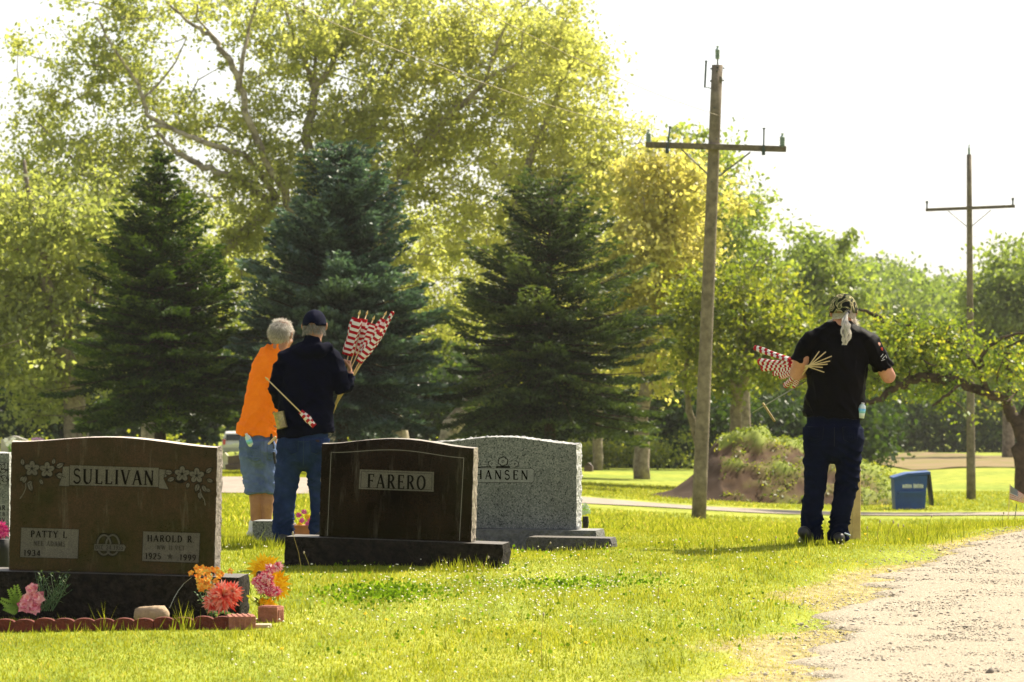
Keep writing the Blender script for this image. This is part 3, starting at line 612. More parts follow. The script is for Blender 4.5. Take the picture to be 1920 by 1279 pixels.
# strokes: (points, kind) kind 'k' thick, 't' thin, 'c' curve (thick where it runs upright); serif bars listed as (x, y, halfwidth)
GL = {
 'S': (.60, [(arc(.30, .76, .22, .22, 20, 270) + arc(.30, .27, .25, .26, 90, -160), 'c')], []),
 'U': (.78, [([(.14, 1), (.14, .34)] + arc(.39, .32, .25, .31, 180, 270), 'k'), (arc(.39, .32, .25, .31, 270, 360) + [(.64, 1)], 't')], [(.14, 1, .12), (.64, 1, .10)]),
 'L': (.62, [([(.16, 1), (.16, 0)], 'k'), ([(.10, .02), (.56, .02)], 't'), ([(.56, 0), (.58, .2)], 't')], [(.16, 1, .12), (.16, 0, .12)]),
 'I': (.34, [([(.17, 1), (.17, 0)], 'k')], [(.17, 1, .12), (.17, 0, .12)]),
 'V': (.74, [([(.08, 1), (.37, 0)], 'k'), ([(.66, 1), (.37, 0)], 't')], [(.08, 1, .11), (.66, 1, .10)]),
 'A': (.76, [([(.37, 1), (.08, 0)], 't'), ([(.37, 1), (.67, 0)], 'k'), ([(.19, .36), (.55, .36)], 't')], [(.08, 0, .10), (.67, 0, .11)]),
 'N': (.78, [([(.12, 1), (.12, 0)], 't'), ([(.12, 1), (.65, 0)], 'k'), ([(.65, 0), (.65, 1)], 't')], [(.10, 1, .09), (.12, 0, .10), (.65, 1, .10)]),
 'F': (.60, [([(.16, 1), (.16, 0)], 'k'), ([(.10, .98), (.54, .98)], 't'), ([(.54, 1), (.55, .8)], 't'), ([(.16, .52), (.44, .52)], 't'), ([(.44, .6), (.44, .44)], 't')], [(.16, 0, .12)]),
 'R': (.70, [([(.16, 1), (.16, 0)], 'k'), ([(.10, .98), (.30, .98)] + arc(.32, .745, .21, .235, 90, -90) + [(.18, .51)], 'c'), ([(.34, .5), (.62, 0)], 'k')], [(.16, 0, .11), (.64, 0, .08)]),
 'E': (.62, [([(.16, 1), (.16, 0)], 'k'), ([(.10, .98), (.54, .98)], 't'), ([(.54, 1), (.55, .82)], 't'), ([(.16, .52), (.44, .52)], 't'), ([(.44, .6), (.44, .44)], 't'), ([(.10, .02), (.56, .02)], 't'), ([(.56, 0), (.58, .2)], 't')], []),
 'O': (.80, [(arc(.39, .5, .30, .49, 0, 360, 22), 'c')], []),
 'H': (.78, [([(.15, 1), (.15, 0)], 'k'), ([(.62, 1), (.62, 0)], 'k'), ([(.15, .52), (.62, .52)], 't')], [(.15, 1, .11), (.15, 0, .11), (.62, 1, .11), (.62, 0, .11)]),
 'P': (.64, [([(.16, 1), (.16, 0)], 'k'), ([(.10, .98), (.30, .98)] + arc(.32, .735, .22, .245, 90, -90) + [(.18, .49)], 'c')], [(.16, 0, .12)]),
 'T': (.68, [([(.34, 1), (.34, 0)], 'k'), ([(.06, .98), (.62, .98)], 't'), ([(.06, 1), (.05, .82)], 't'), ([(.62, 1), (.63, .82)], 't')], [(.34, 0, .12)]),
 'Y': (.70, [([(.08, 1), (.35, .48)], 'k'), ([(.62, 1), (.35, .48)], 't'), ([(.35, .48), (.35, 0)], 'k')], [(.08, 1, .10), (.62, 1, .10), (.35, 0, .12)]),
 'M': (.90, [([(.12, 1), (.12, 0)], 't'), ([(.12, 1), (.44, .1)], 'k'), ([(.44, .1), (.76, 1)], 't'), ([(.76, 1), (.76, 0)], 'k')], [(.12, 0, .10), (.76, 0, .12)]),
 'D': (.76, [([(.16, 1), (.16, 0)], 'k'), ([(.10, .98), (.28, .98)] + arc(.28, .5, .38, .48, 90, -90, 14) + [(.10, .02)], 'c')], []),
 'W': (1.0, [([(.08, 1), (.28, 0)], 'k'), ([(.28, 0), (.48, .9)], 't'), ([(.48, .9), (.70, 0)], 'k'), ([(.70, 0), (.90, 1)], 't')], [(.08, 1, .1), (.90, 1, .1)]),
 'C': (.70, [(arc(.38, .5, .30, .49, 45, 315, 18), 'c')], []),
 'B': (.66, [([(.16, 1), (.16, 0)], 'k'), ([(.10, .98), (.30, .98)] + arc(.30, .75, .19, .23, 90, -90) + [(.18, .52), (.30, .52)] + arc(.32, .27, .24, .25, 90, -90) + [(.10, .02)], 'c')], []),
 '1': (.44, [([(.22, 1), (.22, 0)], 'k'), ([(.10, .84), (.22, 1)], 't')], [(.22, 0, .1)]),
 '2': (.60, [(arc(.28, .72, .21, .26, 160, -35) + [(.08, .02)], 'c'), ([(.08, .03), (.54, .03)], 't')], []),
 '3': (.60, [(arc(.27, .76, .19, .22, 150, -90) + arc(.27, .28, .23, .27, 90, -150), 'c')], []),
 '4': (.62, [([(.44, 0), (.44, 1)], 'k'), ([(.44, 1), (.06, .3)], 't'), ([(.06, .3), (.58, .3)], 't')], []),
 '5': (.60, [([(.5, .98), (.14, .98), (.12, .58)], 't'), (arc(.26, .33, .24, .30, 120, -150), 'c')], []),
 '9': (.60, [(arc(.29, .70, .21, .28, 0, 360, 16), 'c'), ([(.50, .7), (.46, .3), (.2, .0)], 'k')], []),
 '.': (.25, [([(.08, .03), (.16, .03)], 'k')], []), ' ': (.42, [], []), '-': (.4, [([(.06, .45), (.34, .45)], 't')], []),
}
def letters(mb, text, x0, x1, z0, z1, y, thick=.15, thin=.07, track=.16, mi=0, dy=.0012):
    """lettering in the xz plane facing -y, squeezed to fit the width"""
    H = z1 - z0; tot = sum(GL[c][0] + track for c in text) - track; k = (x1 - x0) / tot; x = x0
    def ribbon(pts, ws):
        vs = []; n = len(pts)
        for i, p in enumerate(pts):
            a = pts[max(0, i - 1)]; b = pts[min(n - 1, i + 1)]; t = Vector((b[0] - a[0], b[1] - a[1])); t = t.normalized() if t.length else Vector((1, 0))
            q = Vector((-t.y, t.x)) * ws[i] * .5
            vs += [(p[0] + q.x, y, p[1] + q.y), (p[0] - q.x, y, p[1] - q.y)]
        m = len(vs); vs2 = [(v[0], y + dy, v[2]) for v in vs]
        fs = [[2 * i, 2 * i + 1, 2 * i + 3, 2 * i + 2] for i in range(n - 1)]
        fs += [[m + 2 * i, m + 2 * i + 2, 2 * i + 2, 2 * i] for i in range(n - 1)] + [[2 * i + 1, m + 2 * i + 1, m + 2 * i + 3, 2 * i + 3][::-1] for i in range(n - 1)]
        mb.add(vs + vs2, fs, mi)
    e = 0
    for c in text:
        w_, st, se = GL[c]
        for pts, kd in st:
            PX = [(x + p[0] * k, z0 + p[1] * H) for p in pts]
            if kd == 'c':
                ws = []
                for i in range(len(pts)):
                    a = PX[max(0, i - 1)]; b = PX[min(len(PX) - 1, i + 1)]; L_ = math.hypot(b[0] - a[0], b[1] - a[1]) or 1
                    ws.append(H * lerp(thin, thick, abs(b[1] - a[1]) / L_ if c != 'S' else abs(b[0] - a[0]) / L_ * .8))
            else: ws = [H * (thick if kd == 'k' else thin)] * len(pts)
            ribbon(PX, ws)
        for sx, sz, hw in se:
            zc = z0 + sz * H + (-1 if sz > .5 else 1) * H * .025
            ribbon([(x + (sx - hw) * k, zc), (x + (sx + hw) * k, zc)], [H * .05] * 2)
        x += (w_ + track) * k

def slab_xz(mb, pts, y, dy, mi=0):
    """flat plate from a polygon in xz, front at y, going back by dy"""
    n = len(pts); vs = [(p[0], y, p[1]) for p in pts] + [(p[0], y + dy, p[1]) for p in pts]
    mb.add(vs, [list(range(n))] + [[i, i + n, (i + 1) % n + n, (i + 1) % n] for i in range(n)], mi)
def line_xz(mb, pts, wd, y, dy=.001, mi=0, closed=False):
    P_ = pts + [pts[0]] if closed else pts
    for a, b in zip(P_[:-1], P_[1:]):
        t = Vector((b[0] - a[0], b[1] - a[1]))
        if t.length < 1e-6: continue
        t.normalize(); q = Vector((-t.y, t.x)) * wd * .5
        a2 = (a[0] - t.x * wd * .3, a[1] - t.y * wd * .3); b2 = (b[0] + t.x * wd * .3, b[1] + t.y * wd * .3)
        slab_xz(mb, [(a2[0] + q.x, a2[1] + q.y), (a2[0] - q.x, a2[1] - q.y), (b2[0] - q.x, b2[1] - q.y), (b2[0] + q.x, b2[1] + q.y)], y, dy, mi)

# ================================================================= STONE MATERIALS
def granite(name, base, speck, fl, rough=.16, spec=.35, sc=260, coat=0, lo=(.78, .78, .78), hi=(1.15, 1.15, 1.15)):
    m, t = nmat(name); N = t.nodes; L = t.links
    out = N.new('ShaderNodeOutputMaterial'); b = N.new('ShaderNodeBsdfPrincipled'); L.new(b.outputs[0], out.inputs[0])
    b.inputs['Roughness'].default_value = rough; b.inputs['Specular IOR Level'].default_value = spec
    tc = N.new('ShaderNodeTexCoord')
    v = N.new('ShaderNodeTexVoronoi'); v.inputs['Scale'].default_value = sc; L.new(tc.outputs['Object'], v.inputs['Vector'])
    r = N.new('ShaderNodeValToRGB'); L.new(v.outputs['Color'], r.inputs[0])
    r.color_ramp.interpolation = 'CONSTANT'; e = r.color_ramp.elements
    e[0].position = 0; e[0].color = (*base, 1); e[1].position = .55; e[1].color = (*speck, 1); q = e.new(.82); q.color = (*fl, 1)
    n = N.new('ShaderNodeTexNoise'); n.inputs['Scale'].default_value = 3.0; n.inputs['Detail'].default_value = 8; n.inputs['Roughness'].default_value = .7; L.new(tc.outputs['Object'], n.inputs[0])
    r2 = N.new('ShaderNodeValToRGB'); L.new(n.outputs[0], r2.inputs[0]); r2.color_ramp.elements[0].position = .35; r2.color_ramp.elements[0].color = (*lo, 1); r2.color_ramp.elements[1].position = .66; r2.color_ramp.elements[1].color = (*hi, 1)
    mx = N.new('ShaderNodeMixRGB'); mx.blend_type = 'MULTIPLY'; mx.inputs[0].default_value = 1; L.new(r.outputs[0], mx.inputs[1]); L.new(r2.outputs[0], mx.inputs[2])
    mp = N.new('ShaderNodeMapping'); mp.inputs['Scale'].default_value = (9, 1, 1.1); L.new(tc.outputs['Object'], mp.inputs[0]); n5 = N.new('ShaderNodeTexNoise'); n5.inputs['Scale'].default_value = 2.2; n5.inputs['Detail'].default_value = 9; n5.inputs['Roughness'].default_value = .75; L.new(mp.outputs[0], n5.inputs[0])
    rs = N.new('ShaderNodeValToRGB'); L.new(n5.outputs[0], rs.inputs[0]); rs.color_ramp.elements[0].position = .56; rs.color_ramp.elements[0].color = (0, 0, 0, 1); rs.color_ramp.elements[1].position = .80; rs.color_ramp.elements[1].color = (.10, .09, .075, 1)
    ad = N.new('ShaderNodeMixRGB'); ad.blend_type = 'ADD'; ad.inputs[0].default_value = .75; L.new(mx.outputs[0], ad.inputs[1]); L.new(rs.outputs[0], ad.inputs[2])
    L.new(ad.outputs[0], b.inputs['Base Color'])
    r3 = N.new('ShaderNodeMapRange'); r3.inputs[1].default_value = .3; r3.inputs[2].default_value = .7; r3.inputs[3].default_value = rough * .7; r3.inputs[4].default_value = rough * 1.6; L.new(n.outputs[0], r3.inputs[0]); L.new(r3.outputs[0], b.inputs['Roughness'])
    return m
S_BROWN = granite('polished_mahogany_granite', (.026, .013, .008), (.042, .020, .012), (.011, .008, .005), spec=.22, lo=(.35, .50, .4), hi=(1.45, 1.2, 1.2))  # broad reddish and dark mottling, painted in place of reflected trees
S_BLACK = granite('polished_dark_granite', (.005, .0034, .002), (.008, .0055, .0035), (.016, .011, .007), spec=.2, lo=(.35, .45, .4), hi=(2.2, 1.5, 1.1))  # brown-to-dark mottling likewise paints reflected surroundings into the colour
S_GREY = granite('steeled_grey_granite', (.125, .13, .125), (.21, .21, .20), (.045, .05, .048), rough=.6, spec=.2, sc=120)
R_BROWN = mat('rock_pitched_brown', (.26, .22, .18), (.10, .085, .07), sc=30, rough=.9, bump=1, bsc=70)
R_BLACK = mat('rock_pitched_black', (.032, .025, .020), (.008, .007, .006), sc=26, rough=.85, bump=1, bsc=60, spec=.1)
R_GREY = mat('rock_pitched_grey', (.50, .50, .48), (.30, .30, .29), sc=30, rough=.9, bump=1, bsc=70)
S_TOPD = mat('sawn_dark_granite', (.12, .105, .09), (.07, .06, .05), sc=40, rough=.7)
S_PAN = granite('frosted_panel', (.098, .086, .072), (.13, .115, .095), (.07, .062, .052), rough=.7, spec=.2, sc=300)
S_PAN2 = granite('frosted_panel_grey', (.20, .20, .195), (.26, .26, .25), (.16, .16, .155), rough=.7, spec=.2, sc=300)
S_CUT = mat('cut_letters_dark', (.005, .004, .003), rough=.8, spec=.05)
S_LINE = mat('cut_line_light', (.20, .18, .15), rough=.7)

def die(name, outline, T, mats_, parent, jit, z0, seed):
    """thick tablet from an xz outline: flat front/back, rock-pitched edge. mats_: face, edge, top"""
    r = np.random.default_rng(seed); mb = MB()
    out = []
    for a, b in zip(outline, outline[1:] + outline[:1]):
        L_ = math.hypot(b[0] - a[0], b[1] - a[1]); n = max(1, int(L_ / .022))
        for i in range(n): t = i / n; out.append((lerp(a[0], b[0], t), lerp(a[1], b[1], t)))
    n = len(out); cx = sum(p[0] for p in out) / n; cz = sum(p[1] for p in out) / n
    K = 9; rows = []
    top = max(p[1] for p in out); bot = min(p[1] for p in out)
    for k in range(K + 1):
        y = -T / 2 + T * k / K; row = []
        for i, p in enumerate(out):
            a = out[i - 1]; b = out[(i + 1) % n]; t = Vector((b[0] - a[0], b[1] - a[1])).normalized(); nx, nz = t.y, -t.x
            if (p[0] - cx) * nx + (p[1] - cz) * nz < 0: nx, nz = -nx, -nz
            side = abs(nx) > .6; j = jit[0] if side else jit[1]
            e = math.sin(math.pi * k / K)
            dsp = j * (e * .9 + (.55 * r.normal() if 0 < k < K else (.22 * r.normal()))) if p[1] > bot + .004 else 0
            row.append((p[0] + nx * dsp, y, p[1] + nz * dsp))
        rows.append(row)
    vs = [v for row in rows for v in row]; fs = []; mi = []
    fs.append(list(range(n))[::-1]); mi.append(0); fs.append([K * n + i for i in range(n)]); mi.append(0)
    for k in range(K):
        for i in range(n):
            j = (i + 1) % n; fs.append([k * n + i, k * n + j, (k + 1) * n + j, (k + 1) * n + i])
            up = abs(out[i][1] - out[j][1]) < abs(out[i][0] - out[j][0])
            mi.append(2 if up else 1)
    mb.v = [Vector(v) for v in vs]; mb.f = fs; mb.m = mi
    o = mb.build(name, mats_, parent); o.location = (0, 0, z0); return o
def plinth(name, W, D, H, mats_, parent, jit, seed, bevel=0):
    """base block with a flat sawn top and rough sides"""
    r = np.random.default_rng(seed); nx = int(W / .03); ny = max(3, int(D / .03)); nz = max(3, int(H / .03)); mb = MB()
    ring = [(-W / 2 + W * i / nx, -D / 2) for i in range(nx)] + [(W / 2, -D / 2 + D * i / ny) for i in range(ny)] + [(W / 2 - W * i / nx, D / 2) for i in range(nx)] + [(-W / 2, D / 2 - D * i / ny) for i in range(ny)]
    n = len(ring)
    for k in range(nz + 1):
        z = H * k / nz - (.04 if k == 0 else 0); e = math.sin(math.pi * min(1, .15 + .7 * k / nz))
        for (x, y) in ring:
            q = jit * (e + .5 * r.normal()) * (1 if k < nz else .25); sx = (x / (W / 2)); sy = y / (D / 2)
            yy_ = y + (q * sy if abs(sy) > .98 else 0) * .6 + (bevel * k / nz if sy < -.98 else 0)
            mb.v.append(Vector((x + (q * sx if abs(sx) > .98 else 0), yy_, z)))
    for k in range(nz):
        for i in range(n):
            j = (i + 1) % n; mb.f.append([k * n + i, k * n + j, (k + 1) * n + j, (k + 1) * n + i]); mb.m.append(0)
    mb.f.append([nz * n + i for i in range(n)]); mb.m.append(1)
    return mb.build(name, mats_, parent)

class Stone:
    def __init__(s, name, label, cx, d, base_py, yaw, roll, sink=0, vis=10.5):
        s.cx = cx; s.d = d; s.bp = base_py; s.k = F / d; s.c = math.cos(R(vis)); s.roll = R(roll)
        p = P(cx, base_py, d); s.root = thing(name, p, label, 'gravestone', rot=(0, R(roll), R(yaw)))
    def L(s, px, py):
        dx = (px - s.cx); dy = s.bp - py + dx * math.tan(s.roll)
        return (dx / s.k / s.c, dy / s.k)
def flower5(mb, ctr, rr, y, mi=0, mf=1):
    """five-petalled blossom cut as frosted petals with dark outlines"""
    for k in range(5):
        a = R(90 + 72 * k); c = (ctr[0] + math.cos(a) * rr * .6, ctr[1] + math.sin(a) * rr * .6)
        pts = [(c[0] + math.cos(a) * rr * .46 * math.cos(t) - math.sin(a) * rr * .36 * math.sin(t), c[1] + math.sin(a) * rr * .46 * math.cos(t) + math.cos(a) * rr * .36 * math.sin(t)) for t in np.linspace(0, 2 * math.pi, 11)[:-1]]
        slab_xz(mb, [((p[0] - c[0]) * 1.34 + c[0], (p[1] - c[1]) * 1.34 + c[1]) for p in pts], y + .0004 * 0, .001, mi)
        slab_xz(mb, pts, y - .0008, .001, mf)
        line_xz(mb, [ctr, (c[0], c[1])], rr * .06, y - .0014, .0008, mi)
    pts = [(ctr[0] + rr * .18 * math.cos(t), ctr[1] + rr * .18 * math.sin(t)) for t in np.linspace(0, 6.28, 9)[:-1]]
    slab_xz(mb, pts, y - .002, .001, mi)
def leafcut(mb, a, ang, L_, y, mi=0, mf=1):
    t = (math.cos(R(ang)), math.sin(R(ang))); q = (-t[1], t[0])
    o = [(0, 0), (.3, .26), (.65, .24), (1, 0), (.65, -.24), (.3, -.26)]
    pts = [(a[0] + L_ * (u_ * t[0] + v * q[0]), a[1] + L_ * (u_ * t[1] + v * q[1])) for u_, v in o]
    c = (a[0] + t[0] * L_ * .5, a[1] + t[1] * L_ * .5)
    slab_xz(mb, [((p[0] - c[0]) * 1.4 + c[0], (p[1] - c[1]) * 1.4 + c[1]) for p in pts], y + .0003, .001, mi)
    slab_xz(mb, pts, y - .0006, .001, mf); line_xz(mb, [a, (a[0] + t[0] * L_, a[1] + t[1] * L_)], L_ * .05, y - .0012, .0008, mi)
def mark(mb): mb.marks = getattr(mb, 'marks', []) + [(len(mb.v), len(mb.f))]
def build_marks(mb, name, m, parent):
    """one object for every marked stretch of the builder"""
    M_ = mb.marks + [(len(mb.v), len(mb.f))]
    for (v0, f0), (v1, f1) in zip(M_[:-1], M_[1:]):
        q = MB(); q.v = mb.v[v0:v1]; q.f = [[i - v0 for i in f] for f in mb.f[f0:f1]]; q.m = mb.m[f0:f1]
        if q.f: q.build(name, m, parent)
def build_sides(mb, name, m, parent):
    for sg in (-1, 1):
        q = MB()
        for f, mi_ in zip(mb.f, mb.m):
            vs = [mb.v[i] for i in f]
            if (sum(v.x for v in vs) < 0) == (sg < 0): b_ = len(q.v); q.v += vs; q.f.append([b_ + i for i in range(len(vs))]); q.m.append(mi_)
        q.build(name, m, parent)
def serp(l, r_, bot, tl, tr, pk, peakx, n=26):
    pts = [(l, bot)]; pts = [(r_, bot)]
    out = []
    for i in range(n + 1):
        t = i / n; x = lerp(l, r_, t); e = math.sin(math.pi * t) ** 1.7; out.append((x, lerp(tl, tr, t) + e * (pk - (tl + tr) / 2)))
    return [(r_, bot)] + out[::-1] + [(l, bot)]

# ---------------------------------------------------------------- SULLIVAN stone
s = Stone('gravestone', 'brown polished gravestone carved SULLIVAN with roses, bordered by red scalloped edging', 213, 23.1, 1167, -4.8, 1.25)
fy = -.10
plinth('base', 1.50, .36, s.L(213, 1073)[1], [R_BLACK, S_TOPD], s.root, .008, 61)
bt = s.L(213, 1072)[1]
l = s.L(22, 1072)[0]; r_ = s.L(404, 1072)[0]; tl = s.L(25, 828)[1]; tr = s.L(402, 838)[1]; pk = s.L(205, 819)[1]
ol = serp(l, r_, bt, tl, tr, pk, 0)
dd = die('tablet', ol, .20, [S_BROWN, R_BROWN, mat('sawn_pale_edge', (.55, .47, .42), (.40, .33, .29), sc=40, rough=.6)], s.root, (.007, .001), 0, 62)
pan = MB(); YF = -.1005
def quadpx(mb, S_, pts, y, dy=.0012, mi=0): slab_xz(mb, [S_.L(*p) for p in pts], y, dy, mi)
quadpx(pan, s, [(131, 871), (297, 875.5), (297, 912), (131, 909)], YF, mi=1)
quadpx(pan, s, [(118, 874), (131, 873), (131, 911), (111, 910), (117, 892)], YF, mi=1)
quadpx(pan, s, [(297, 878), (310, 879), (306, 896), (316, 916), (297, 914)], YF, mi=1)
quadpx(pan, s, [(43, 988), (151, 991), (150, 1046), (42, 1044)], YF, mi=1)
quadpx(pan, s, [(270, 994), (376, 997), (374.5, 1053), (269, 1050)], YF, mi=1)
for A_ in ([(131, 871), (297, 875.5), (297, 912), (131, 909)], [(43, 988), (151, 991), (150, 1046), (42, 1044)], [(270, 994), (376, 997), (374.5, 1053), (269, 1050)], [(118, 874), (131, 873), (131, 911), (111, 910), (117, 892)], [(297, 878), (310, 879), (306, 896), (316, 916), (297, 914)]):
    line_xz(pan, [s.L(*p) for p in A_], .0022, YF - .0016, .0012, 0, closed=True)
pan.build('name_panel', [S_CUT, S_PAN], s.root)
def text(S_, mb, txt, x0, x1, ybot, ytop, y=YF - .003, **kw):
    a = S_.L(x0, ybot); b = S_.L(x1, ybot); c = S_.L(x0, ytop)
    if getattr(mb, 'marks', None) and mb.marks[-1][1] != len(mb.f) or not hasattr(mb, 'marks'): mark(mb)
    tmp = MB(); letters(tmp, txt, 0, b[0] - a[0], 0, c[1] - a[1], y, **kw)
    sl = (b[1] - a[1]) / (b[0] - a[0]) if False else 0
    mb.add([Vector((v.x + a[0], v.y, v.z + a[1] + v.x * sl)) for v in tmp.v], tmp.f, 0)
tx = MB()
mark(tx); text(s, tx, 'SULLIVAN', 138, 288, 905, 878); text(s, tx, 'PATTY L', 61, 129, 1006, 994, thick=.17, thin=.09); text(s, tx, '1934', 49, 80, 1041, 1030, thick=.17, thin=.1)
text(s, tx, 'HAROLD R.', 278, 366, 1013, 1001, thick=.17, thin=.09); text(s, tx, '1925', 275, 304, 1046, 1035, thick=.17, thin=.1); text(s, tx, '1999', 339, 369, 1048, 1037, thick=.17, thin=.1)
text(s, tx, 'DEC 24 1955', 182, 234, 1028, 1020, thick=.13, thin=.08, y=YF - .006)
build_marks(tx, 'lettering', S_CUT, s.root)
tx = MB(); text(s, tx, 'NEE ADAMS', 67, 126, 1022, 1013, thick=.12, thin=.06); text(s, tx, 'WW II VET', 296, 348, 1028, 1020, thick=.12, thin=.06); mark(tx)
st = s.L(321, 1041)
for k in range(5):
    a = R(90 + 72 * k); slab_xz(tx, [(st[0] + .02 * math.cos(a), st[1] + .02 * math.sin(a)), (st[0] + .008 * math.cos(a + .6), st[1] + .008 * math.sin(a + .6)), st, (st[0] + .008 * math.cos(a - .6), st[1] + .008 * math.sin(a - .6))], YF - .003, .001)
build_marks(tx, 'faint_lettering', mat('worn_letters', (.045, .039, .032), rough=.8, spec=.05), s.root)
ro = MB()
for (fx, fy_) in ((61, 878), (89, 880), (340, 887), (367, 890)):
    flower5(ro, s.L(fx, fy_), .042, YF, 0, 1)
for (a_, b_, ang, L_) in ((44, 872, 100, .04), (50, 892, 250, .045), (62, 902, 215, .04), (76, 898, 300, .035), (106, 876, 30, .05), (106, 889, -15, .06), (56, 905, 290, .05), (46, 893, 230, .035), (100, 870, 80, .035), (322, 885, 175, .05), (326, 895, 200, .045), (384, 885, 40, .045), (386, 897, -20, .04), (371, 905, 250, .05), (378, 908, 300, .045), (352, 903, 260, .035), (374, 920, 270, .045), (385, 915, 330, .03), (312, 892, 160, .03)):
    leafcut(ro, s.L(a_, b_), ang, L_, YF, 0, 1)
for pl in ([(50, 905), (50, 915), (46, 925), (40, 934)], [(374, 915), (376, 925), (382, 935), (384, 945)]): line_xz(ro, [s.L(*p) for p in pl], .005, YF, .001, 1)
for (fx, fy_) in ((88, 892), (337, 900)):
    c = s.L(fx, fy_); slab_xz(ro, [(c[0] + .03 * math.cos(t), c[1] + .014 * math.sin(t)) for t in np.linspace(0, 6.28, 11)[:-1]], YF - .0002, .001, 0)
build_sides(ro, 'carved_roses', [S_CUT, S_PAN], s.root)
rg = MB()
for (cx_, cy_) in ((198, 1020), (214, 1020)):
    for (ra, rb, mi) in ((16, 22, 0), (15, 21, 1)):
        c = s.L(cx_, cy_); pts = [(c[0] + (ra - 2.5) / s.k * math.cos(t), c[1] + (rb - 2.5) / s.k * math.sin(t)) for t in np.linspace(0, 2 * math.pi, 25)[:-1]]
        line_xz(rg, pts, (.016 if mi == 0 else .010), YF - .0006 * (1 + mi) + (.0003 if cx_ > 200 else 0), .001, mi, closed=True)
quadpx(rg, s, [(180, 1018), (236, 1019), (239, 1024), (236, 1032), (180, 1031)], YF - .004, mi=1)
line_xz(rg, [s.L(*p) for p in [(180, 1018), (236, 1019), (239, 1024), (236, 1032), (180, 1031)]], .002, YF - .0052, .001, 0, closed=True)
rg.build('carved_wedding_rings', [S_CUT, S_PAN], s.root)

# ---------------------------------------------------------------- FARERO stone
s = Stone('gravestone', 'dark polished gravestone carved FARERO with a thin border line, on a long dark base', 745, 27.0, 1057, -9, 1.6, vis=10.5)
plinth('base', 1.475, .32, s.L(745, 1011)[1], [R_BLACK, S_TOPD], s.root, .006, 63)
bt = s.L(745, 1010)[1]; l = s.L(602, 1006)[0]; r_ = s.L(886, 1014)[0]
ol = serp(l, r_, bt, s.L(604, 832)[1], s.L(888, 839)[1], s.L(742, 822)[1], 0)
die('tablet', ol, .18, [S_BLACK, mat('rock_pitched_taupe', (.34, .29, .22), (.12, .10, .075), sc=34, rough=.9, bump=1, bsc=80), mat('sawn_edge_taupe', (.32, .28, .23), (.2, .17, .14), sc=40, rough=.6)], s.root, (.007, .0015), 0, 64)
YF = -.0905
bl = MB()
top = [s.L(lerp(621, 866, t), lerp(848, 857, t) - 9.5 * math.sin(math.pi * t) ** 1.7) for t in np.linspace(0, 1, 24)]
line_xz(bl, [s.L(617, 1004)] + [s.L(620, 848)] + top + [s.L(868, 857), s.L(864, 1011)], .0045, YF, .001)
bl.build('border_line', S_LINE, s.root)
pn = MB(); A_ = [(675, 880), (813, 884), (813, 920), (674, 916)]
quadpx(pn, s, A_, YF, mi=1); line_xz(pn, [s.L(*p) for p in [(678, 883), (810, 887), (810, 917), (677, 913)]], .0022, YF - .0015, .001, 0, closed=True); line_xz(pn, [s.L(*p) for p in A_], .003, YF - .0012, .001, 1, closed=True)
pn.build('name_panel', [S_CUT, S_PAN], s.root)
tx = MB(); text(s, tx, 'FARERO', 689, 799, 914, 888, y=YF - .003); build_marks(tx, 'lettering', S_CUT, s.root)

# ---------------------------------------------------------------- HANSEN stone
s = Stone('gravestone', 'grey speckled granite gravestone carved HANSEN under a rose, behind the dark one', 948, 30.9, 1035, -12, 0.1, vis=12)
plinth('base', 1.475, .34, s.L(948, 991)[1], [mat('rock_pitched_slate', (.17, .165, .155), (.085, .085, .082), sc=26, rough=.85, bump=1, bsc=60), S_PAN2], s.root, .007, 65)
bt = s.L(948, 990)[1]; l = s.L(811, 990)[0]; r_ = s.L(1085, 990)[0]
ol = serp(l, r_, bt, s.L(811, 830)[1], s.L(1085, 832)[1], s.L(946, 819)[1], 0)
die('tablet', ol, .20, [S_GREY, R_GREY, R_GREY], s.root, (.010, .007), 0, 66)
YF = -.1005
pn = MB(); A_ = [(893, 877), (1002, 877), (1006, 880), (1006, 901), (1002, 904), (893, 904), (889, 901), (889, 880)]
quadpx(pn, s, A_, YF, mi=1); line_xz(pn, [s.L(*p) for p in A_], .0035, YF - .0012, .001, 0, closed=True)
pn.build('name_panel', [S_CUT, S_PAN2], s.root)
tx = MB(); text(s, tx, 'HANSEN', 896, 995, 898, 881, y=YF - .003, thick=.17, thin=.09, track=.3); build_marks(tx, 'lettering', S_CUT, s.root)
ro = MB()
c0 = s.L(948, 866)
for (ox, oz, rr) in ((0, .006, .034), (-.088, -.012, .024), (.095, -.012, .024)):
    for k in range(6):
        a = R(60 * k + 20); q = (c0[0] + ox + math.cos(a) * rr * .55, c0[1] + oz + math.sin(a) * rr * .5)
        pts = [(q[0] + rr * .5 * math.cos(t), q[1] + rr * .42 * math.sin(t)) for t in np.linspace(0, 6.28, 9)[:-1]]
        slab_xz(ro, [((p[0] - q[0]) * 1.5 + q[0], (p[1] - q[1]) * 1.5 + q[1]) for p in pts], YF, .001, 0); slab_xz(ro, pts, YF - .001 - .0002 * k, .001, 1)
    line_xz(ro, [(c0[0] + ox + rr * .3 * math.cos(t), c0[1] + oz + rr * .28 * math.sin(t)) for t in np.linspace(0, 5, 8)], .004, YF - .0035, .001, 0)
for (ox, oz, ang, L_) in ((-.05, -.02, 150, .06), (-.05, -.03, 190, .05), (.05, -.02, 25, .06), (.05, -.03, -12, .05), (-.12, -.02, 175, .06), (.125, -.02, 0, .045), (-.04, .01, 120, .04), (.04, .01, 50, .045)):
    leafcut(ro, (c0[0] + ox, c0[1] + oz), ang, L_, YF + .0005, 0, 1)
line_xz(ro, [(c0[0] - .21, c0[1] - .042), (c0[0] - .14, c0[1] - .036), (c0[0] - .08, c0[1] - .036)], .006, YF, .001, 0)
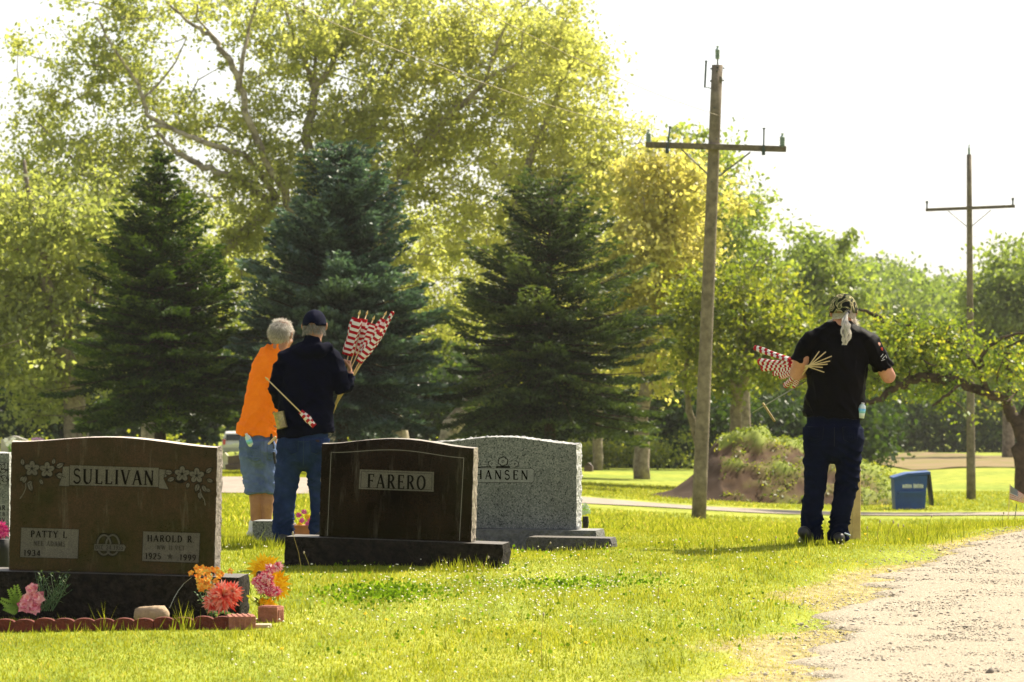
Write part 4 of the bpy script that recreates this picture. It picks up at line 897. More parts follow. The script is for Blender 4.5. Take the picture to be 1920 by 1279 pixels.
line_xz(ro, [(c0[0] - .08, c0[1] - .036), (c0[0] + .08, c0[1] - .036)], .012, YF, .001, 0)
ro.build('carved_roses', [S_CUT, S_PAN2], s.root)
# low footstone in front of it
t = thing('grave_marker', P(1072, 1038, 30.2), 'low dark slanted marker lying in front of the grey HANSEN base', 'grave marker', rot=(0, R(.4), R(-12)))
plinth('block', .62, .26, .125, [mat('rock_pitched_dark_grey', (.085, .078, .07), (.035, .032, .03), sc=26, rough=.85, bump=1, bsc=60), S_TOPD], t, .014, 67, bevel=.02)

# ---------------------------------------------------------------- grey stone at the left edge
s = Stone('gravestone', 'grey gravestone cut off by the left edge, carved with a leafy cross', -88, 25.0, 1075, -4.5, .2, vis=10)
plinth('base', 1.0, .34, .17, [R_BLACK, S_PAN2], s.root, .006, 68)
bt = s.L(0, 1023)[1]; l = s.L(-200, 1020)[0]; r_ = s.L(22, 1020)[0]
die('tablet', [(r_, .17), (r_, s.L(0, 849)[1]), (l, s.L(0, 847)[1]), (l, .17)], .18, [S_GREY, R_GREY, R_GREY], s.root, (.004, .003), 0, 69)
YF = -.0905; ro = MB()
quadpx(ro, s, [(-30, 866), (19, 867), (18, 908), (-30, 907)], YF, mi=1); quadpx(ro, s, [(-30, 942), (17, 943), (17, 978), (-30, 978)], YF, mi=1)
line_xz(ro, [s.L(*p) for p in [(-30, 866), (19, 867), (18, 908), (-30, 907)]], .003, YF - .0014, .001, 0, closed=True)
line_xz(ro, [s.L(5, 870), s.L(5, 905)], .013, YF - .002, .001, 0); line_xz(ro, [s.L(-8, 880), s.L(18, 880)], .013, YF - .0022, .001, 0)
line_xz(ro, [s.L(5, 871), s.L(5, 904)], .007, YF - .003, .001, 1); line_xz(ro, [s.L(-7, 880), s.L(17, 880)], .007, YF - .0032, .001, 1)
for (a_, b_, ang) in ((6, 884, 20), (8, 878, 60), (8, 892, -20), (4, 892, 200), (2, 886, 160), (10, 900, 10), (3, 874, 120)): leafcut(ro, s.L(a_, b_), ang, .035, YF - .004, 0, 1)
ro.build('carved_cross', [S_CUT, S_PAN2], s.root)
tx = MB(); text(s, tx, 'AR', 1, 15, 955, 946, y=YF - .003, thick=.17, thin=.1); text(s, tx, 'FEB', -4, 15, 966, 959, y=YF - .003, thick=.17, thin=.1); text(s, tx, 'OV', 1, 15, 976, 969, y=YF - .003, thick=.17, thin=.1)
build_marks(tx, 'lettering', S_CUT, s.root)

# ---- small square block by the men, distant stones
t = thing('grave_marker', P(513, 1016, 30.7), 'small square grey granite block on the grass beside the man in denim shorts', 'grave marker', rot=(0, 0, R(-8)))
plinth('block', .27, .27, .165, [S_GREY, S_PAN2], t, .002, 70)
def far_stone(px, py, d, W, H, m, label, cv=.3):
    t = thing('gravestone', P(px, py, d), label, 'gravestone', 'distant gravestones', rot=(0, 0, R(-8)))
    plinth('base', W * 1.2, .35, .16, [m, m], t, .004, abs(int(px)) + 7)
    die('tablet', serp(-W / 2, W / 2, .16, H, H, H + cv * .3, 0, 12), .2, [m, m, m], t, (.004, .003), 0, 3)
MFS = mat('weathered_grey_stone', (.36, .34, .30), (.24, .23, .20), sc=4, rough=.9); MFR = mat('weathered_red_stone', (.10, .055, .045), (.06, .035, .03), sc=6, rough=.5); MFW = mat('weathered_pale_stone', (.52, .49, .38), (.38, .36, .28), sc=8, rough=.9)
far_stone(27, 888, 100, .66, .85, MFS, 'distant rounded grey gravestone showing above the left edge stone'); far_stone(446, 880, 128, .62, .42, MFR, 'low distant reddish gravestone in front of the parked SUV', .1)
far_stone(422, 878, 131, .22, .42, MFW, 'little distant pale gravestone left of the reddish one', .3)
far_stone(-30, 880, 118, .7, .8, MFS, 'distant grey gravestone just beyond the left edge')
far_stone(1104, 882, 150, .25, .2, MFR, 'tiny dark stone on the far grass right of the grey HANSEN stone')

# ================================================================= FLOWERS AND GRAVE TRIM
def fm(name, c1, c2): return tintmat(name, [c2, c1], rough=.7)
def petalled(mb_, c, rad, n, layers, ax, spread=1.0, cup=.35, w=.42, seed=0, pts=None):
    """layered blossom facing ax; each petal is a folded quad pair"""
    r = random.Random(seed); ax = Vector(ax).normalized(); u = ax.cross(Vector((.3, .2, 1))).normalized(); v = ax.cross(u); c = Vector(c)
    for k in range(layers):
        q = 1 - k / layers; rr = rad * (.35 + .65 * q); lift = cup * (1 - q)
        for i in range(n):
            a = 2 * math.pi * (i + .5 * (k % 2)) / n + r.uniform(-.12, .12); d_ = u * math.cos(a) + v * math.sin(a); s_ = ax.cross(d_)
            R_ = rr * r.uniform(.85, 1.12); W_ = rad * w * r.uniform(.8, 1.15) * (.5 + .5 * q)
            b0 = c + ax * (.02 * rad * k); m1 = c + d_ * R_ * .55 + ax * rad * (lift * .9 + .12); tp = c + d_ * R_ + ax * rad * (lift * 1.1 + r.uniform(-.1, .12))
            mb_.add([b0, m1 + s_ * W_ * .5, tp, m1 - s_ * W_ * .5, m1 - ax * W_ * .12], [[0, 1, 4], [0, 4, 3], [1, 2, 4], [4, 2, 3]])
def tinted(mb_, name, m, parent, seed=0, per=5):
    r = np.random.default_rng(seed); n = len(mb_.v); t = np.repeat(r.uniform(0, 1, n // per + 1), per)[:n]
    return obj(name, mk_mesh(name, mb_.v, mb_.f, m, tint=t), parent)
def leaves(mb_, a, b, n, L_, seed=0, w=.35, hang=0.2):
    r = random.Random(seed); a = Vector(a); b = Vector(b)
    for i in range(n):
        p = a.lerp(b, i / max(1, n - 1)); dv = Vector((r.uniform(-1, 1), r.uniform(-1, 1), r.uniform(-.2, .9))).normalized(); s_ = dv.cross(Vector((0, 0, 1))).normalized(); l_ = L_ * r.uniform(.7, 1.2)
        m1 = p + dv * l_ * .5; mb_.add([p, m1 + s_ * l_ * w * .5, p + dv * l_ - Vector((0, 0, l_ * hang)), m1 - s_ * l_ * w * .5, m1 - Vector((0, 0, .002))], [[0, 1, 4], [0, 4, 3], [1, 2, 4], [4, 2, 3]])
MLF = leafmat('silk_leaves', [(.04, .10, .02), (.09, .18, .04), (.20, .32, .06)], trans=.3)
MSAGE = leafmat('sage_sprigs', [(.05, .11, .05), (.10, .19, .09), (.28, .34, .2)], trans=.2)
def loc(o, px, py, d): return P(px, py, d) - Vector(o.location)
# left: pink silk roses with fern and sage sprigs
D = 22.55
t = thing('flower_bouquet', G(75, D), 'pink silk roses with green fern and wispy sage sprigs at the lower left', 'flowers', 'artificial flowers by the gravestones')
mb = MB()
for (px, py, rr, sd_) in ((60, 1106, .044, 1), (52, 1124, .050, 2), (70, 1122, .050, 3), (62, 1138, .056, 4), (46, 1136, .045, 5)): petalled(mb, loc(t, px, py, D - .05), rr, 6, 4, (random.uniform(-.4, .4), -1, .35), cup=.5, w=.9, seed=sd_)
tinted(mb, 'roses', tintmat('pink_silk', [(.55, .10, .16), (.78, .28, .33), (.85, .48, .47)]), t, 1)
mb = MB()
for i in range(30):
    a = loc(t, 85 + random.uniform(-14, 14), 1146, D); b = loc(t, 100 + random.uniform(-35, 34), 1085 + random.uniform(-15, 25), D + random.uniform(-.1, .1))
    mb.tube([a, a.lerp(b, .5) + Vector((random.uniform(-.02, .02), 0, .0)), b], [.002, .0018, .001], n=3, dome=False); leaves(mb, a.lerp(b, .3), b, 7, .030, seed=i, w=.25)
tinted(mb, 'sprigs', MSAGE, t, 2)
mb = MB()
for (x1, y1) in ((2, 1125), (18, 1105), (24, 1118), (8, 1140), (30, 1098)):
    a = loc(t, 38, 1143, D - .03); b = loc(t, x1, y1, D - .06)
    mb.tube([a, b], [.002, .001], n=3, dome=False)
    for k in range(9):
        p = a.lerp(b, .15 + .1 * k); dv = (b - a).normalized(); sd = dv.cross(Vector((0, 1, 0))).normalized(); l_ = .042 * (1 - .07 * k)
        for sg in (-1, 1): q = (sd * sg + dv * .5).normalized(); mb.add([p, p + q * l_ * .5 + dv * .009, p + q * l_, p + q * l_ * .5 - dv * .009, p + q * l_ * .5], [[0, 1, 4], [0, 4, 3], [1, 2, 4], [4, 2, 3]])
tinted(mb, 'fern', leafmat('fern_leaves', [(.12, .22, .04), (.26, .38, .08)], trans=.4), t, 3)
# orange and red bouquet
D = 22.5
t = thing('flower_bouquet', G(408, D), 'orange and coral-red dahlia bouquet in front of the brown stone base', 'flowers', 'artificial flowers by the gravestones')
mb = MB()
for (px, py, rr, sd_) in ((418, 1120, .105, 11), (436, 1112, .075, 12), (400, 1130, .07, 14)): petalled(mb, loc(t, px, py, D - .06), rr, 17, 6, (random.uniform(-.25, .25), -1, .35), cup=.75, w=.24, seed=sd_)
tinted(mb, 'dahlias', tintmat('coral_silk', [(.55, .035, .03), (.80, .09, .05), (.85, .25, .16), (.85, .42, .32)]), t, 4)
mb = MB()
for i in range(46):
    px = random.gauss(388, 14); py = random.uniform(1064, 1112); petalled(mb, loc(t, px, py, D + random.uniform(-.06, .06)), .023, 5, 2, (random.uniform(-.6, .6), -1, .6), w=.8, seed=i)
tinted(mb, 'small_blooms', tintmat('orange_silk', [(.80, .20, .02), (.85, .38, .04), (.80, .58, .12)]), t, 5)
mb = MB()
for i in range(24):
    a = loc(t, 400 + random.uniform(-10, 10), 1160, D); b = loc(t, random.gauss(388, 14), random.uniform(1070, 1130), D + random.uniform(-.08, .06)); mb.tube([a, b], [.002, .001], n=3, dome=False); leaves(mb, a.lerp(b, .2), b, 7, .026, seed=i, w=.5)
leaves(mb, loc(t, 395, 1146, D - .07), loc(t, 440, 1156, D - .07), 22, .045, seed=77, w=.6)
tinted(mb, 'foliage', MSAGE, t, 6)
# sunflower bouquet
D = 22.95
t = thing('flower_bouquet', G(505, D), 'tall yellow sunflower bouquet with pink and white mums at the base corner', 'flowers', 'artificial flowers by the gravestones')
mb = MB()
for (px, py, rr, sd_, dy) in ((496, 1068, .105, 21, .05), (517, 1096, .10, 22, .06)):
    petalled(mb, loc(t, px, py, D + dy), rr, 20, 2, (.1, -1, .3), cup=.1, w=.30, seed=sd_)
petalled(mb, loc(t, 505, 1134, D - .05), .045, 9, 2, (0, -1, .6), w=.5, seed=29); petalled(mb, loc(t, 492, 1128, D - .02), .03, 9, 2, (0, -1, .6), w=.5, seed=28)
tinted(mb, 'sunflowers', tintmat('yellow_silk', [(.75, .32, .0), (.88, .50, .005), (.92, .62, .02)]), t, 7)
mb = MB()
for i in range(16): petalled(mb, loc(t, random.gauss(504, 13), random.gauss(1087, 14), D - .05 - random.uniform(0, .03)), .038, 13, 4, (random.uniform(-.5, .5), -1, .3), cup=.6, w=.3, seed=40 + i)
tinted(mb, 'mums', tintmat('rose_silk', [(.45, .02, .08), (.72, .09, .18), (.85, .38, .42), (.90, .72, .66)]), t, 8)
mb = MB()
for i in range(18):
    a = loc(t, 500 + random.uniform(-6, 6), 1150, D); b = loc(t, random.gauss(500, 12), random.uniform(1090, 1130), D); mb.tube([a, b], [.003, .002], n=3, dome=False); leaves(mb, a.lerp(b, .1), b, 6, .05, seed=i + 5, w=.5)
tinted(mb, 'foliage', leafmat('yellowish_leaves', [(.10, .14, .02), (.22, .24, .03), (.45, .40, .05)], trans=.3), t, 9)
c = MB(); c.ball(loc(t, 487, 1077, D - .0), (.022, .012, .022), n=9); c.build('seed_head', mat('seed_brown', (.06, .03, .01)), t)
# boxed bouquet between the legs of the man in navy
D = 30.6
t = thing('flower_box', P(570, 1000, D), 'terracotta box of pink, yellow and orange flowers seen between the jeans legs', 'flowers', 'artificial flowers by the gravestones')
mb = MB(); mb.box((0, 0, .02), (.085, .06, .035)); mb.box((0, 0, .058), (.092, .067, .006)); mb.build('planter', mat('terracotta', (.45, .17, .07), rough=.9), t)
for nm_, cols, pp in (('pink_flowers', [(.6, .04, .2), (.85, .25, .5)], [(560, 966), (570, 960), (566, 976), (577, 983), (572, 991), (581, 975)]), ('yellow_flowers', [(.85, .45, .02), (.9, .65, .05)], [(576, 969), (583, 978), (562, 984), (584, 988)]), ('white_flowers', [(.7, .65, .5), (.85, .85, .75)], [(561, 992), (552, 985)])):
    mb = MB()
    for i, (px, py) in enumerate(pp): petalled(mb, loc(t, px, py, D - .03), .026, 8, 3, (random.uniform(-.3, .3), -1, .3), cup=.5, w=.5, seed=i)
    tinted(mb, nm_, tintmat(nm_, cols), t, 3)
mb = MB(); leaves(mb, loc(t, 554, 996, D - .02), loc(t, 586, 990, D), 30, .04, seed=6); tinted(mb, 'foliage', MLF, t, 3)
# magenta mum in a pot at the left edge
D = 24.2
t = thing('flower_pot', G(0, D), 'magenta mum in a dark pot at the left edge', 'flowers', 'artificial flowers by the gravestones')
mb = MB(); z0 = (by(0, D) - 1042) * D / F; mb.tube([Vector((0, 0, 0)), Vector((0, 0, z0 + .04)), Vector((0, 0, z0 + .1))], [.05, .065, .07], n=14, dome=False); mb.build('pot', mat('dark_pot', (.015, .014, .014)), t, smooth=True)
mb = MB()
for i, (px, py) in enumerate(((2, 988), (-12, 992), (8, 998), (-3, 1003))): petalled(mb, loc(t, px, py, D - .03), .045, 14, 4, (random.uniform(-.3, .3), -1, .3), cup=.6, w=.3, seed=i)
tinted(mb, 'mums', tintmat('magenta_silk', [(.45, .01, .16), (.75, .06, .30), (.85, .2, .42)]), t, 2)
mb = MB(); mb.tube([Vector((0, 0, z0)), loc(t, 0, 995, D)], [.012, .01], n=5); leaves(mb, Vector((0, 0, z0 + .06)), loc(t, 0, 1008, D), 16, .05); tinted(mb, 'foliage', MLF, t, 2)
# white flowers far left, purple behind, green-white vase behind the grey stone
D = 99
t = thing('flower_bouquet', G(17, D), 'small white flowers in front of the distant grey stone, top left', 'flowers', 'distant flowers'); mb = MB()
for i, (px, py) in enumerate(((11, 826), (25, 824), (20, 829), (14, 833), (28, 832))): petalled(mb, loc(t, px, py, D), .07, 6, 2, (0, -1, .3), w=.9, seed=i)
tinted(mb, 'blooms', tintmat('white_silk', [(.7, .7, .55), (.88, .88, .75)]), t); mb = MB(); leaves(mb, Vector((0, 0, .1)), loc(t, 18, 836, D), 30, .2); mb.tube([Vector((0, 0, 0)), loc(t, 18, 838, D)], [.05, .03], n=5); tinted(mb, 'foliage', MLF, t)
D = 101
t = thing('flower_bouquet', G(70, D), 'small mauve flowers peeping over the shoulder of the brown stone', 'flowers', 'distant flowers'); mb = MB()
for i, (px, py) in enumerate(((62, 824), (68, 823), (74, 823), (79, 825))): petalled(mb, loc(t, px, py, D), .05, 6, 2, (0, -1, .3), w=.9, seed=i)
tinted(mb, 'blooms', tintmat('mauve_silk', [(.35, .15, .35), (.6, .35, .55)]), t); mb = MB(); mb.tube([Vector((0, 0, 0)), loc(t, 70, 828, D)], [.05, .04], n=5); leaves(mb, Vector((0, 0, .3)), loc(t, 70, 828, D), 14, .12); tinted(mb, 'foliage', MLF, t)
D = 31.2
t = thing('flower_vase', P(1098, 990, D), 'white and lime green blooms in a dark vase behind the grey HANSEN stone', 'flowers', 'artificial flowers by the gravestones'); mb = MB()
mb.tube([Vector((0, 0, 0)), Vector((0, 0, .05)), Vector((0, 0, .09))], [.02, .026, .022], n=12, dome=False); mb.build('vase', mat('dark_vase', (.02, .018, .016)), t)
mb = MB()
for i, (px, py) in enumerate(((1097, 950), (1101, 958), (1095, 960))): petalled(mb, loc(t, px, py, D), .034, 9, 3, (0, -1, .5), w=.6, cup=.5, seed=i)
tinted(mb, 'blooms', tintmat('lime_silk', [(.5, .75, .15), (.9, .92, .75)]), t)
# fieldstone, scalloped edging, bricks
t = thing('field_stone', G(284, 22.45) + Vector((0, 0, .072)), 'smooth tan field stone resting against the dark base', 'stone')
mb = MB(); mb.ball((0, 0, 0), (.10, .06, .07), n=18, jit=.035); mb.v = [Vector((v.x * (1 - .12 * (v.z / .05)), v.y, min(v.z, .038 + .006 * v.x / .1) + .003 * random.random())) for v in mb.v]
mb.build('rock', mat('tan_stone', (.42, .30, .19), (.26, .18, .11), sc=14, rough=.9, bump=.5, bsc=40), t, smooth=True)
MRED = mat('red_concrete', (.17, .034, .018), (.08, .016, .010), sc=18, rough=.95, bump=.5, bsc=60)
MRED2 = mat('pale_red_brick', (.38, .15, .10), (.25, .09, .06), sc=20, rough=.95, bump=.5, bsc=60)
for i in range(7):
    px = lerp(-46, 400, i / 6); t = thing('garden_edging', G(px, 22.25), 'red scalloped edging block, ' + ('partly outside the left edge', 'second from the left end of the row', 'below the pink roses and sprigs', 'just left of the tan field stone', 'directly in front of the tan field stone', 'between the field stone and the coral bouquet', 'at the right end under the coral bouquet')[i], 'garden edging', 'red scalloped edging row', rot=(0, R(.6), R(random.uniform(-3, 3))))
    W_ = .218; nn_ = 22; H_ = .054 + random.uniform(-.006, .006); pts = [(-W_ / 2, -.03)] + [(W_ / 2, -.03)] + [(lerp(W_ / 2, -W_ / 2, q / nn_), H_ + .016 * abs(math.sin(math.pi * 2 * q / nn_)) ** .6) for q in range(nn_ + 1)]
    mb = MB(); slab_xz(mb, pts, -.03, .06); n_ = len(pts); mb.f.append([n_ + k for k in range(n_)][::-1]); mb.m.append(0); mb.build('edging_block', MRED, t)
for (px, d, rz, m, lb, hw) in ((452, 22.3, 8, MRED2, 'pinkish brick at the right end of the scalloped edging', (.075, .10, .042)), (508, 22.75, 70, MRED2, 'pinkish ribbed brick beneath the sunflower bouquet', (.05, .06, .05)), (485, 22.35, 0, mat('pale_paver', (.50, .40, .28), rough=.95, bump=.4), 'thin pale paver lying between the two pinkish bricks', (.07, .05, .016))):
    t = thing('brick', G(px, d) + Vector((0, 0, hw[2] - .012)), lb, 'brick', rot=(0, 0, R(rz))); mb = MB(); mb.box((0, 0, 0), hw)
    if hw[2] > .03:
        for q in (-.6, -.2, .2, .6): mb.box((q * hw[0], 0, hw[2] + .002), (.006, hw[1] * .9, .003)); mb.box((q * hw[0], -hw[1] - .002, 0), (.006, .003, hw[2] * .7))
    o = mb.build('block', m, t); bv = o.modifiers.new('b', 'BEVEL'); bv.width = .005; bv.segments = 2
t = tag(obj('wire', mk_mesh('wire', (lambda m_: (m_.tube([P(359, 1083, 22.3), P(345, 1094, 22.4), P(334, 1108, 22.4), P(326, 1122, 22.4), P(318, 1140, 22.4)], [.0016] * 5, n=4), m_)[1])(MB()).v, (lambda m_: (m_.tube([P(359, 1083, 22.3), P(345, 1094, 22.4), P(334, 1108, 22.4), P(326, 1122, 22.4), P(318, 1140, 22.4)], [.0016] * 5, n=4), m_)[1])(MB()).f, mat('wire_grey', (.4, .4, .38), metal=.6, rough=.4))), 'thin grey wire bending down from the coral bouquet over the dark base', 'wire')
# tall seed stems
MST = tintmat('stems', [(.20, .20, .04), (.32, .20, .08)]); MSH = mat('seed_head_tan', (.42, .34, .24))
for i, (px, py, tx_, ty, d, hd) in enumerate(((1016, 1232, 1019, 1152, 19.6, 1), (566, 1056, 549, 1000, 26.4, 0), (583, 1056, 570, 1036, 26.4, 1), (1022, 1040, 1032, 1018, 30, 1), (905, 1058, 916, 1045, 26.4, 1), (1646, 1012, 1650, 978, 30.3, 0), (1664, 1014, 1675, 979, 30.0, 0), (1690, 1010, 1684, 985, 30.0, 0), (1718, 1004, 1694, 986, 30.3, 1), (1738, 1004, 1747, 968, 30.5, 1), (1628, 1012, 1626, 990, 30.2, 0), (1880, 985, 1882, 962, 31.5, 1), (1452, 1032, 1455, 1008, 28, 1), (1235, 1120, 1239, 1075, 23.5, 0))):
    g = G(px, d); t = thing('seed_stem', g, ('brown-headed seed stem ' if hd else 'bare thin seed stem ') + ('alone in the foreground lawn', 'leaning left at the left end of the dark FARERO base', 'bent one next to the leaning stem before the FARERO base', 'before the low marker in front of the HANSEN base', 'at the right end of the FARERO base', 'tallest just right of the wooden post', 'second right of the wooden post', 'third right of the wooden post', 'bent far left with a drooping head', 'tall and upright, halfway from post to blue bin', 'shortest, right beside the wooden post', 'near the faded flag at the right edge', 'left of the ponytailed man by his heel', 'in mid lawn right of the clover patch')[i], 'grass stem', 'tall seed stems')
    top = P(tx_, ty, d) - g; mb = MB(); mb.tube([Vector((0, 0, -.005)), Vector((top.x * .25 - .006, 0, top.z * .5)), top], [.0022, .0018, .0014], n=5, dome=False); tinted(mb, 'stem', MST, t, i, per=200)
    mb = MB(); mb.ball(top, (.006, .006, .010 if hd else .014), n=8); mb.build('seed_head', MSH, t, smooth=True)
r = random.Random(5)
for i in range(22):
    px, d = (r.uniform(1380, 1900), r.uniform(25, 31)) if i < 14 else (r.uniform(380, 1400), r.uniform(20, 28)); x = (px - 960) * d / F
    if road_r(x, d) > -.15: continue
    t = thing('dandelion', G(px, d), 'little yellow dandelion ' + ('in the grass by the gravel verge' if px > 1380 else 'in the open lawn below the gravestones'), 'flower', 'dandelions in the lawn'); mb = MB(); petalled(mb, (0, 0, .04), .013, 11, 2, (r.uniform(-.3, .3), -.6, 1), w=.3, seed=i); tinted(mb, 'bloom', tintmat('dandelion_yellow', [(.85, .55, .01), (.9, .7, .03)]) if i == 0 else bpy.data.materials['dandelion_yellow'], t)
    mb = MB(); mb.tube([Vector((0, 0, 0)), Vector((0, 0, .042))], [.002, .002], n=4); tinted(mb, 'stem', MST, t)
# ================================================================= UTILITY POLES
MWOOD = mat('weathered_pole', (.23, .19, .145), (.11, .09, .07), sc=6, rough=.95, bump=.8, bsc=30, spec=.1)
MWOOD2 = mat('weathered_crossarm', (.17, .14, .11), (.08, .065, .05), sc=9, rough=.95, bump=.6, bsc=30, spec=.1)
MINS = mat('insulator_grey', (.27, .34, .33), (.2, .26, .25), rough=.35); MPIN = mat('dark_green_fitting', (.025, .045, .04), rough=.5); MSTL = mat('galvanised_strap', (.16, .16, .15), rough=.6, metal=.4)
def pxyz(px, py, d, o): return P(px, py, d) - o
def insulator(root, px, y0, y1, rp, d, o, n=6):
    mb = MB(); s = d / F; a = pxyz(px, y1, d, o); b = pxyz(px, y0, d, o); pts = []; rad = []
    for k in range(n * 2 + 1): pts.append(a.lerp(b, k / (n * 2))); rad.append((rp if k % 2 else rp * .62) * s)
    pts.append(b + Vector((0, 0, 3 * s))); rad.append(rp * .3 * s); pts.append(b + Vector((0, 0, 6 * s))); rad.append(rp * .5 * s)
    mb.tube(pts, rad, n=12, dome=False); mb.build('insulator', MINS, root)
d = 81.5; base = G(1309, d); o = base
t = thing('utility_pole', base, 'nearer weathered wooden utility pole leaning slightly, without its top wire', 'utility pole', 'utility poles')
s = d / F
mb = MB(); tp = pxyz(1345, 122, d, o); bt_ = pxyz(1309, 985, d, o); bt_ = Vector((bt_.x, 0, min(bt_.z, 0) - .15))
mb.tube([bt_.lerp(tp, k / 8) for k in range(9)], [lerp(13.8, 10.3, k / 8) * s for k in range(9)], n=20, dome=False); mb.build('pole', MWOOD, t, smooth=True)
mb = MB(); a = pxyz(1210, 272, d, o) - Vector((0, .17, 0)); b = pxyz(1473, 280.5, d, o) - Vector((0, .17, 0)); ang = math.atan2(-(b.z - a.z), b.x - a.x)
mb.box((a + b) / 2, ((b - a).length / 2, .055, 5.6 * s), Matrix.Rotation(ang, 3, 'Y')); ob = mb.build('crossarm', MWOOD2, t); q = ob.modifiers.new('b', 'BEVEL'); q.width = .01
for (x0, y0, x1, y1) in ((1277, 281, 1326, 327), (1405, 287, 1349, 330)):
    mb = MB(); mb.tube([pxyz(x0, y0, d, o) - Vector((0, .2, 0)), pxyz(x1, y1, d, o) - Vector((0, .14, 0))], [1.6 * s] * 2, n=6); mb.build('brace', MSTL, t)
insulator(t, 1216, 249, 268, 6.2, d - .17, o); insulator(t, 1467, 256, 277, 6.2, d - .17, o, 7)
mb = MB(); mb.tube([pxyz(1345.5, 124, d, o), pxyz(1345.5, 110, d, o)], [1.6 * s] * 2, n=6); mb.build('top_pin', MSTL, t)
insulator(t, 1345.5, 92, 111, 5.6, d, o)
for (x0, y0, x1, y1) in ((1251, 286, 1256, 238), (1431.5, 289, 1432.5, 241)):
    mb = MB(); mb.tube([pxyz(x0, y0, d - .25, o), pxyz(lerp(x0, x1, .4), lerp(y0, y1, .4), d - .25, o), pxyz(x1, y1, d - .25, o)], [2.6 * s, 1.6 * s, 1.6 * s], n=8); mb.box(pxyz(x1, y1, d - .25, o), (2.6 * s, 2.6 * s, 1.2 * s)); mb.box(pxyz(x0, y0 - 4, d - .22, o), (3.2 * s, 4 * s, 6 * s)); mb.build('cutout_rod', MPIN, t)
mb = MB(); mb.tube([pxyz(1321.5, 163, d, o), pxyz(1324, 115, d, o)], [1.9 * s] * 2, n=8); mb.box(pxyz(1324, 115, d, o), (2.6 * s, 2.6 * s, 1 * s)); mb.tube([pxyz(1321, 163, d, o), pxyz(1334, 166, d, o)], [.9 * s] * 2, n=5); mb.build('lightning_arrester', MPIN, t)
mb = MB()
for (px, py) in ((1345, 127), (1344, 134), (1339, 203), (1343, 261), (1334, 341), (1342, 276)): q = pxyz(px, py, d, o); mb.ball(q - Vector((0, 10.8 * s, 0)), .016, n=6)
for (px, py) in ((1357, 128), (1356.5, 151), (1333, 129), (1332.5, 152)): q = pxyz(px, py, d, o); mb.ball(q, .02, n=6)
mb.build('bolts', MPIN, t)
mb = MB(); q = pxyz(1351, 150, d, o) - Vector((0, 9.8 * s, 0)); mb.ball(q, (3.4 * s, 2 * s, 7 * s), n=8); mb.build('knot', mat('knot', (.12, .1, .08)), t, smooth=True)
d = 114.0; base = G(1821, d); o = base; s = d / F
t = thing('utility_pole', base, 'farther slim utility pole standing right of the blue bin', 'utility pole', 'utility poles')
mb = MB(); tp = pxyz(1817, 290, d, o); mb.tube([Vector((0, 0, -.2)).lerp(tp, k / 8) for k in range(9)], [lerp(9.2, 4.6, (k / 8) ** .8) * s for k in range(9)], n=16, dome=False); mb.build('pole', MWOOD, t, smooth=True)
mb = MB(); a = pxyz(1735, 394, d, o) - Vector((0, .12, 0)); b = pxyz(1902, 387, d, o) - Vector((0, .12, 0)); ang = math.atan2(-(b.z - a.z), b.x - a.x)
mb.box((a + b) / 2, ((b - a).length / 2, .05, 2.9 * s), Matrix.Rotation(ang, 3, 'Y')); mb.build('crossarm', MWOOD2, t)
for (x0, y0, x1, y1) in ((1778, 396, 1813, 425), (1858, 394, 1821, 425)):
    mb = MB(); mb.tube([pxyz(x0, y0, d - .13, o), pxyz(x1, y1, d - .1, o)], [.9 * s] * 2, n=5); mb.build('brace', MSTL, t)
for (x0, y0, y1) in ((1738, 394, 379), (1899, 387, 373)):
    mb = MB(); mb.tube([pxyz(x0, y0, d - .12, o), pxyz(x0, y1, d - .12, o)], [1.6 * s] * 2, n=6); mb.box(pxyz(x0, y1, d - .12, o), (2.2 * s, 2.2 * s, 2.2 * s)); mb.build('pin', MPIN, t)
insulator(t, 1817, 277, 290, 3, d, o, 4)
# wires
MW = mat('old_wire', (.26, .20, .13), rough=.5, metal=.3)
def wire(pts, label, r_):
    r_ *= .62; P_ = [P(px, py, d_) for px, py, d_ in pts]; mb = MB(); Q = []
    for i in range(len(P_) - 1):
        for k in range(5):
            t_ = k / 5; p0 = P_[max(0, i - 1)]; p1 = P_[i]; p2 = P_[i + 1]; p3 = P_[min(len(P_) - 1, i + 2)]
            Q.append(.5 * ((2 * p1) + (p2 - p0) * t_ + (2 * p0 - 5 * p1 + 4 * p2 - p3) * t_ ** 2 + (3 * p1 - p0 - 3 * p2 + p3) * t_ ** 3))
    Q.append(P_[-1]); o_ = Q[-1]; mb.tube([q - o_ for q in Q], [r_] * len(Q), n=6, dome=False); ob = mb.build('power_line', MW, None, loc=o_); tag(ob, label, 'power line', 'overhead wires')
wire([(300, -120, 46), (530, 0, 51), (747, 95, 57), (913, 158, 64), (1013, 192, 69), (1133, 227, 76), (1216, 247, 81.3)], 'lower overhead wire sloping across the sycamores to the left end of the crossarm', .010)
wire([(640, -150, 46), (868, 0, 52), (953, 45, 56), (1050, 95, 61), (1147, 140, 67), (1233, 177, 73), (1333, 212, 80.5), (1352, 217.5, 81.2)], 'upper overhead wire sloping down to the shaft of the nearer pole', .009)

